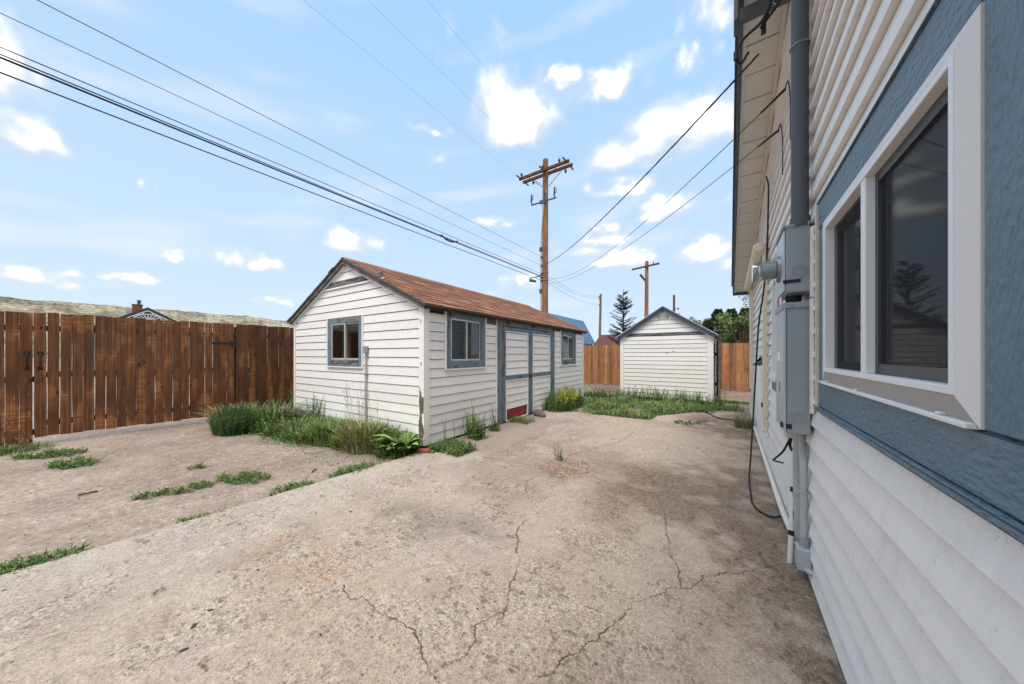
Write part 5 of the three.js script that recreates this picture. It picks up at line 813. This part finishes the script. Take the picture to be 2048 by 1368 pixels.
{ // taller clumps in that strip
  const G = 'tall grass clumps by the long shed', tall = (label, cols, p, n, rad, h, seed, flop = 0.6) => plant('tall_grass', label, grassGeo(n, rad, h, 0.022, cols, seed, flop), p, 0, G, 'grass');
  tall('lush arching green grass clump in front of the board fence', [[GR.mid, 4], [GR.deep, 3], [GR.pale, 2]], [-7.55, -0.03, -2.45], 520, 0.42, 0.62, 11, 0.9);
  tall('bright green upright grass tuft between fence and shed corner', [[GR.fresh, 3], [GR.mid, 1]], [-8.55, -0.03, -3.35], 200, 0.13, 0.72, 12, 0.3);
  tall('straw-coloured dry grass leaning against the plank gate end', [[GR.straw, 4], [GR.olive, 2]], [-8.35, -0.03, -2.05], 420, 0.30, 0.55, 13, 0.8);
  tall('olive dry grass clump next to the big-leaved dock plant', [[GR.olive, 3], [GR.straw, 2], [GR.mid, 1]], [-4.75, -0.03, -2.82], 620, 0.34, 0.50, 14, 0.75);
  tall('green grass clump below the gable window', [[GR.mid, 3], [GR.fresh, 2], [GR.deep, 2]], [-5.6, -0.03, -2.7], 480, 0.34, 0.42, 15, 0.8);
  { const v = new Veg(), r = rng(33); for (let i = 0; i < 900; i++) { const a = r() * 6.28, q = 0.38 * Math.sqrt(r()); weedInto(v, r, Math.cos(a) * q, 0.0, Math.sin(a) * q * 0.8, 0.18 + 0.34 * (1 - q / 0.45) + 0.1 * r(), 16, 0.05, [[GR.deep, 5], [[0.03, 0.08, 0.025], 4], [GR.mid, 1]], 0.35); } plant('feathery_bush', 'dense dark green feathery weed bush beside the gate', v.geo(), [-7.75, -0.03, -1.95], 0, undefined, 'bush'); }
  const stalk = (label, p, n, seed) => { const v = new Veg(), r = rng(seed); for (let i = 0; i < n; i++) { const x = (r() - 0.5) * 0.9, z = (r() - 0.5) * 0.2, h = 0.55 + 0.5 * r(), l = (r() - 0.5) * 0.4, col = vary([0.20, 0.16, 0.09], r); v.stem([x, 0, z], [x + l * 0.5, h * 0.6, z], 0.0022, col); v.stem([x + l * 0.5, h * 0.6, z], [x + l, h, z + 0.05], 0.0018, col); for (let k = 0; k < 9; k++) { const t = 0.7 + 0.3 * r(); v.leaf(x + l * t, h * t, z + 0.03, 0.035, 0.007, r() * 6.3, 0.9, col); } } plant('seed_stalks', label, v.geo(), p, 0, undefined, 'grass'); };
  stalk('thin dry seed stalks standing against the white gable siding', [-5.35, -0.03, -3.0], 26, 71);
  { const v = new Veg(), r = rng(55); for (let i = 0; i < 7; i++) { const h = 0.5 + 0.28 * r(), t = weedInto(v, r, (r() - 0.5) * 0.2, 0, (r() - 0.5) * 0.12, h, 30, 0.12, LEAFY, 0.25); } plant('thistle', 'jagged dark green thistle growing up the gable siding', v.geo(), [-6.95, -0.03, -3.0]); }
  // dock plant: each big leaf its own piece
  const dk = thing('dock_plant', 'big-leaved green dock plant at the corner of the long shed', 'plant', [-4.02, -0.02, -2.92]), r = rng(66);
  for (let i = 0; i < 46; i++) {
    const L = 0.22 + 0.18 * r(), w = 0.12 + 0.06 * r(), an = r() * 6.283, up = 0.6 + 0.85 * r(), n = 6, v = new Veg(), col = vary(i % 3 ? GR.fresh : GR.mid, r, 0.3); let prev;
    for (let k = 0; k <= n; k++) { const t = k / n, q = L * (0.15 + t), ph = up * (1 - t * 0.55), x = Math.cos(an) * q * Math.cos(ph) * 1.05, z = Math.sin(an) * q * Math.cos(ph) * 1.05, y = q * Math.sin(up) * (1 - 0.35 * t * t), hw = w / 2 * Math.sin(Math.PI * Math.min(1, 0.1 + t * 0.9)) * (1 + 0.15 * Math.sin(t * 21)), sx = -Math.sin(an) * hw, sz = Math.cos(an) * hw, row = [[x - sx, y + hw * 0.35, z - sz], [x, y, z], [x + sx, y + hw * 0.35, z + sz]]; if (prev) { v.quad(prev[0], prev[1], row[1], row[0], col); v.quad(prev[1], prev[2], row[2], row[1], col); } prev = row; }
    part('leaf', v.geo(), M.leaf, dk);
  }
}
{ // weeds along the doors
  const SG = 'weeds along the door side of the long shed', w = (label, p, list, seed) => { const v = new Veg(), r = rng(seed); for (const [n, h, nl, len, sp, cols] of list) for (let i = 0; i < n; i++) weedInto(v, r, (r() - 0.5) * sp, 0, (r() - 0.5) * sp * 0.7, h * (0.6 + 0.5 * r()), nl, len, cols, 0.28); plant('side_weed', label, v.geo(), p, 0, SG); };
  w('bushy green weed with tall seed heads under the larger side window', [-3.62, 0, -4.10].map((q) => q), [[52, 0.42, 16, 0.075, 0.3, LEAFY], [6, 0.78, 16, 0.025, 0.2, [[GR.olive, 1], [GR.pale, 1]]]], 81);
  w('slim weed standing close to the blue door frame', [-3.68, 0, -4.75], [[6, 0.5, 24, 0.06, 0.1, LEAFY], [34, 0.14, 7, 0.05, 0.22, LEAFY]], 82);
  w('low spreading weed on the slab by the shed corner', [-3.45, 0, -3.42], [[260, 0.13, 8, 0.06, 0.62, LEAFY], [5, 0.45, 18, 0.055, 0.3, LEAFY]], 83);
  w('low green weed under the torn door', [-3.72, 0, -5.7], [[110, 0.12, 7, 0.05, 0.55, LEAFY]], 84);
  { const v = new Veg(), r = rng(85); for (let i = 0; i < 300; i++) weedInto(v, r, (r() - 0.5) * 0.55, 0, (r() - 0.5) * 1.6, 0.2 + 0.34 * r(), 16, 0.08, LEAFY, 0.3); for (let i = 0; i < 22; i++) { const x = 0.05 + 0.3 * r(), z = (r() - 0.3) * 1.1, h = 0.38 + 0.24 * r(); const t = weedInto(v, r, x, 0, z, h, 14, 0.06, [[GR.fresh, 3], [GR.mid, 2]], 0.4); for (let k = 0; k < 26; k++) v.leaf(t[0] + (r() - 0.5) * 0.08, t[1] - 0.24 * r(), t[2] + (r() - 0.5) * 0.08, 0.05, 0.032, r() * 6.3, 0.5, vary([0.46, 0.42, 0.04], r, 0.25)); } plant('yellow_flower_bush', 'leafy bush with yellow flower sprays past the shed doors', v.geo(), [-3.72, 0, -7.9], 0, undefined, 'bush'); }
  plant('crack_weed', 'single small weed sprouting from the broken hole in the slab', (() => { const v = new Veg(), r = rng(90); for (let i = 0; i < 5; i++) weedInto(v, r, (r() - 0.5) * 0.1, 0, (r() - 0.5) * 0.06, 0.1 + 0.16 * r() * (i === 0 ? 2 : 1), 16, 0.05, LEAFY, 0.3); return v.geo(); })(), [-1.93, -0.005, -3.93]);
}
{ // flat weed mats in the dirt and along the slab edge
  const MG = 'flat weed mats on the dirt', mg = mat(420, 0.36, 0.18, 0.07, 0.045, LEAFY, 101), mg2 = mat(190, 0.2, 0.12, 0.06, 0.04, LEAFY, 102), sp = mat(50, 0.1, 0.07, 0.06, 0.04, LEAFY, 103);
  const put = (label, g, x, z, t = 0, s = 1) => { const m = plant('weed_mat', label, g, [x, gy(x, z) + 0.002, z], t, MG); m.scale.setScalar(s); };
  put('widest flat weed mat lying in the middle of the dirt', mg, -4.83, -1.28, 0.5, 0.95);
  put('weed mat on the dirt close to the foot of the gates', mg, -8.2, 0.05, 0.9, 1.1); put('sparse weed mat on the dirt just off the gate grass', mg2, -7.25, -0.15, 0.4, 1.5);
  put('weed mat hugging the slab edge', mg2, -3.98, -1.52, 1.4, 1.15); put('trailing small weed beside the widest mat', mg2, -4.95, -0.95, 0.3, 0.75);
  for (const [x, z] of [[-4.99, -0.66], [-5.03, -0.52], [-5.72, -1.06], [-4.9, -0.78], [-3.95, -0.68], [-3.9, -0.84]]) put('tiny scattered weed sprig on the dirt', sp, x, z, x * 3, 1.1);
  put('grassy weed mat at the slab edge away from the sheds', mg, -4.05, 0.18, 1.5, 0.9); put('weed fringe where the slab edge meets the dock plant', mg2, -3.92, -2.2, 1.5, 1.4); put('short weed fringe along the slab edge', sp, -3.93, -2.0, 1.5, 1.5);
  plant('grass_tuft', 'green grass tuft growing at the foot of the gates', grassGeo(700, 0.45, 0.13, 0.007, [[GR.mid, 2], [GR.deep, 2], [GR.fresh, 1]], 110, 0.7, 0.6), [-8.95, -0.03, 0.45], 1.57, undefined, 'grass');
  const FG = 'small tufts in the slab joint', fg = mat(70, 0.16, 0.08, 0.09, 0.05, LEAFY, 111); for (const [x, z, s] of [[-0.92, -7.47, 0.6], [-0.76, -7.42, 1.2], [-0.55, -7.6, 1.2], [-0.42, -7.9, 0.8]]) { const m = plant('joint_tuft', 'small green tuft growing in the slab joint before the small shed', fg, [x, 0.002, z], x * 5, FG); m.scale.setScalar(s); }
  plant('dry_shrub', 'straw-coloured dry weed tuft against the house wall', grassGeo(420, 0.14, 0.30, 0.006, [[GR.straw, 2], [GR.olive, 3], [GR.pale, 1]], 112, 0.8), [0.24, 0, -7.75], 0, undefined, 'grass');
}
{ // rough lawn before the small shed
  const v = new Veg(), r = rng(120), inside = (x, z) => { if (z > -7.42 + 0.1 * (fbm(x * 3, 1, 2) - 0.5) || z < -11.15) return false; if (x < -4.3) return false; const e = z > -8 ? -1.42 : z > -9 ? mix(-1.42, -0.8, (-8 - z)) : z > -10.3 ? mix(-0.8, 0.15, (-9 - z) / 1.3) : 0.2; return x < e + 0.15 * (fbm(z * 3, 8, 2) - 0.5); };
  for (let i = 0; i < 19000; i++) { const x = -4.3 + 4.6 * r(), z = -11.2 + 3.85 * r(); if (!inside(x, z)) continue; const k = fbm(x * 1.5, z * 1.5 + 3, 3); if (k < 0.36 && r() < 0.75) continue; const h = (0.04 + 0.13 * sm(0.38, 0.7, k)) * (0.6 + 0.8 * r()); v.blade(x, 0.0 + dirtHeight(x, z) * 0.6, z, h, 0.012 + 0.012 * r(), r() * 6.28, h * (0.3 + 0.8 * r()), vary(pick(r, k > 0.56 ? [[GR.olive, 1], [GR.pale, 1], [GR.mid, 2]] : [[GR.deep, 2], [GR.mid, 3], [GR.fresh, 1]]), r), 3); }
  const m = solo('rough_grass', 'rough green grass patch before the small shed', 'grass', v.geo(), M.leaf); m.userData.kind = 'stuff';
  const LG = 'leafy weeds at the foot of the small shed', lab = 'leafy dark green weed clump at the foot of the small shed';
  for (const [x, z, s] of [[-2.85, -10.9, 0.9], [-2.1, -10.8, 1.1], [-1.55, -10.7, 1.0], [-1.0, -10.85, 1.0], [-0.45, -10.6, 0.9], [-3.4, -10.5, 1.1]]) { const q = new Veg(), rr = rng(Math.floor(x * 100)); for (let i = 0; i < 70; i++) weedInto(q, rr, (rr() - 0.5) * 0.75, 0, (rr() - 0.5) * 0.5, 0.18 + 0.24 * rr(), 12, 0.075, LEAFY, 0.35); const p = plant('leafy_weed', lab, q.geo(), [x, -0.02, z], 0, LG); p.scale.setScalar(s); }
  const g2 = 'low weed mounds beside the small shed path'; for (const [x, z, s] of [[-0.75, -9.4, 1.0], [-0.1, -9.95, 0.8]]) { const q = new Veg(), rr = rng(Math.floor(z * 77)); for (let i = 0; i < 170; i++) weedInto(q, rr, (rr() - 0.5) * 1.0, 0, (rr() - 0.5) * 0.7, 0.08 + 0.14 * rr(), 9, 0.06, LEAFY, 0.4); const p = plant('weed_mound', 'low green weed mound where the slab meets the grass', q.geo(), [x, -0.02, z], 0, g2); p.scale.setScalar(s); }
  plant('path_grass', 'thin grass line across the path by the far slab', grassGeo(500, 0.5, 0.12, 0.008, [[GR.mid, 2], [GR.deep, 1]], 130, 0.6, 0.25), [0.15, -0.02, -11.55], 0, undefined, 'grass');
  // leaf litter and dead stalks by the far fence
  const d = new Veg(); for (let i = 0; i < 2600; i++) { const x = -6.6 + 2.9 * r(), z = -14.9 + 4.0 * r(); d.leaf(x, dirtHeight(x, z) + 0.01 + 0.03 * r(), z, 0.05 + 0.05 * r(), 0.02, r() * 6.3, (r() - 0.4) * 0.6, vary(pick(r, [[[0.30, 0.22, 0.14], 3], [[0.20, 0.14, 0.09], 2], [GR.straw, 1]]), r)); }
  const dm = solo('leaf_litter', 'brown leaf litter on bare ground before the orange fence', 'leaf litter', d.geo(), M.leaf); dm.userData.kind = 'stuff';
}
// ---------- small loose things ----------
{
  const pl = thing('plank', 'short weathered plank lying in the weeds by the shed corner', 'plank', [-7.35, 0.27, -2.8], 0.35); const b = part('board', bx(-0.32, 0.32, -0.015, 0.015, -0.09, 0.09, 0.004), M.old, pl); pl.rotation.z = -0.28; part('split_end', bx(0.26, 0.5, -0.05, -0.025, -0.06, 0.09, 0.004), M.old, pl);
  const rock = (name, label, p, s, m, seed, sq = [1, 0.75, 0.9]) => { const g = new THREE.IcosahedronGeometry(1, 3), q = g.attributes.position; for (let i = 0; i < q.count; i++) { const x = q.getX(i), y = q.getY(i), z = q.getZ(i), k = 0.78 + 0.45 * fbm(x * 1.6 + seed, y * 1.6 + z * 1.3, 3); q.setXYZ(i, x * k * s * sq[0], y * k * s * sq[1], z * k * s * sq[2]); } g.computeVertexNormals(); const o = solo(name, label, 'stone', g, m); o.position.set(...p); return o; };
  rock('stone', 'lumpy brown stone propping the shed doors', [-3.72, 0.07, -6.5], 0.13, M.stone, 3, [1, 0.7, 0.9]); rock('stone', 'smaller flat stone leaning on the door stone', [-3.58, 0.05, -6.42], 0.10, M.stone, 9, [1, 0.6, 0.8]);
  const br = thing('broken_brick', 'broken reddish brick lying at the shed corner', 'brick', [-3.72, 0.0, -3.12], 0.4); part('piece', bx(-0.11, 0.09, 0.0, 0.045, -0.05, 0.05, 0.01), M.brick, br); part('fragment', bx(0.095, 0.15, 0.0, 0.03, -0.03, 0.04, 0.008), M.stone, br);
  const tw = 'twigs and chips on the ground'; const r = rng(140); for (const [x, z, l] of [[-3.89, -0.95, 0.14], [-3.86, -1.15, 0.07], [-5.6, -0.2, 0.12], [-4.4, -1.9, 0.1]]) { const o = solo('twig', 'small brown twig lying near the slab edge', 'twig', tube([[-l / 2, 0.012, 0], [0, 0.016, 0.012], [l / 2, 0.01, -0.01]], 0.008, 6, 10), M.poleDark, tw); o.position.set(x, gy(x, z), z); o.rotation.y = r() * 6; }
  const ds = 'dark stone chips on the slab'; for (const [x, z, s] of [[-1.74, -0.78, 0.008], [-2.35, -0.42, 0.014], [-2.42, -0.5, 0.011], [-2.2, -0.36, 0.013], [-2.8, -0.62, 0.008]]) { const g = new THREE.DodecahedronGeometry(s, 0); g.scale(1.5, 0.3, 0.7); const o = solo('stone_chip', 'small dark slate chip lying on the slab', 'stone chip', g, tint('#34383e'), ds); o.position.set(x, s * 0.2, z); o.rotation.y = r() * 6; }
  solo('garden_hose', 'thin black hose lying across the slab before the small shed', 'hose', tube([[-0.42, 0.012, -9.1], [-0.3, 0.012, -8.75], [-0.15, 0.012, -8.5], [0.1, 0.012, -8.45], [0.38, 0.012, -8.55]], 0.012, 6, 30), M.rubber);
}
// ---------- trees ----------
{
  const sp = thing('spruce_tree', 'sparse dark spruce with bare upswept branches behind the orange fence', 'tree', [-6.93, 0, -25.6]), r = rng(150), H = 6.65;
  part('trunk', cyl([0, 0, 0], [0.02, H, 0], 0.13, 0.015, 10), M.bark, sp);
  const v = new Veg(), br = []; for (let k = 0; k < 135; k++) { const t = 0.12 + 0.86 * Math.pow(r(), 0.9), y = H * t, L = 1.75 * Math.pow(1 - t, 0.75) * (0.65 + 0.5 * r()) + 0.12, a = r() * 6.283, up = 0.28 + 0.3 * t; const e = [Math.cos(a) * L, y + L * up, Math.sin(a) * L], m = [Math.cos(a) * L * 0.5, y + L * up * 0.35, Math.sin(a) * L * 0.5]; br.push(cyl([0, y, 0], m, 0.022, 0.015, 5, false), cyl(m, e, 0.015, 0.005, 5, false));
    const n = Math.floor(20 + L * 60); for (let i = 0; i < n; i++) { const q = 0.12 + 0.88 * r(), c = q < 0.5 ? [m[0] * q * 2, mix(y, m[1], q * 2), m[2] * q * 2] : [mix(m[0], e[0], q * 2 - 1), mix(m[1], e[1], q * 2 - 1), mix(m[2], e[2], q * 2 - 1)]; v.leaf(c[0], c[1] - 0.02, c[2], 0.09 + 0.10 * r(), 0.035, a + (r() - 0.5) * 2.4, 0.2 + (r() - 0.6) * 1.0, vary([0.055, 0.062, 0.03], r)); } }
  part('branches', br, M.bark, sp); part('crown', v.geo(), M.leaf, sp);
  const conifer = (label, x, z, H, R, seed, n = 3600) => { const c = thing('conifer_tree', label, 'tree', [x, 0, z]), rand = rng(seed), w = new Veg(); part('trunk', cyl([0, 0, 0], [0, H * 0.97, 0], 0.16, 0.02, 8), M.bark, c); const tiers = 16; for (let i = 0; i < n; i++) { const t = Math.pow(rand(), 0.75), tier = (t * tiers) % 1, rad = R * Math.pow(1 - t, 0.95) * (0.5 + 0.62 * tier) * Math.pow(rand(), 0.4) + 0.04, a = rand() * 6.283, y = H * (0.08 + 0.92 * t) - rad * 0.25; w.leaf(Math.cos(a) * rad, y, Math.sin(a) * rad, 0.3, 0.13, a + (rand() - 0.5), -0.2 + (rand() - 0.5), vary([0.07, 0.095, 0.036], rand, 0.3)); } part('crown', w.geo(), M.leaf, c); };
  conifer('dark conifer over the fence, tallest of its row', -0.75, -31, 5.2, 3.0, 160); conifer('dark conifer next to the tallest one of the row', 0.15, -31.8, 5.25, 2.9, 161); conifer('dark conifer nearest the house eave', 1.1, -32.4, 5.3, 3.0, 162); conifer('short dark conifer beside the small shed roof', -1.55, -31.5, 4.4, 1.3, 163, 2200);
  const broad = (name, label, x, z, base, H, R, col, seed, n, limbs) => { const t = thing(name, label, 'tree', [x, 0, z]), q = rng(seed), w = new Veg(), wood = [cyl([0, 0, 0], [0.1, base, 0], 0.12, 0.08, 8)], cl = []; for (let k = 0; k < limbs; k++) { const a = q() * 6.283, u = 0.25 + 0.75 * q(), L = R * (0.5 + 0.5 * q()), e = [0.1 + Math.cos(a) * L, base + (H - base) * u, Math.sin(a) * L]; wood.push(cyl([0.1, base * (0.7 + 0.3 * q()), 0], [e[0] * 0.5, mix(base, e[1], 0.6), e[2] * 0.5], 0.045, 0.03, 6, false), cyl([e[0] * 0.5, mix(base, e[1], 0.6), e[2] * 0.5], e, 0.03, 0.01, 6, false)); cl.push(e); }
    for (let i = 0; i < n; i++) { const e = cl[Math.floor(q() * cl.length)], s = R * 0.36 * Math.cbrt(q()), a = q() * 6.283, b = Math.acos(2 * q() - 1); w.leaf(e[0] + s * Math.sin(b) * Math.cos(a), e[1] + s * Math.cos(b) * 0.75, e[2] + s * Math.sin(b) * Math.sin(a), 0.13, 0.085, q() * 6.283, (q() - 0.5) * 1.6, vary(col, q, 0.4)); } part('trunk', wood, M.bark, t); part('crown', w.geo(), M.leaf, t); };
  broad('leafy_tree', 'round deciduous treetop beside the small shed roof', -1.98, -30.3, 2.2, 4.35, 0.9, [0.10, 0.155, 0.05], 170, 2800, 22);
  broad('leafy_tree', 'pale green open tree before the dark conifers', 0.55, -28.2, 1.9, 4.3, 1.5, [0.22, 0.29, 0.09], 171, 2600, 20);
  broad('leafy_tree', 'dark green bushy tree low behind the orange fence', 1.3, -30.0, 1.2, 4.0, 1.6, [0.085, 0.13, 0.045], 172, 4200, 30);
  broad('leafy_tree', 'tree whose leaves hang below the house eave end', 2.0, -24.0, 2.6, 6.3, 1.4, [0.08, 0.14, 0.04], 173, 2200, 20);
}
renderer.render(scene, camera);
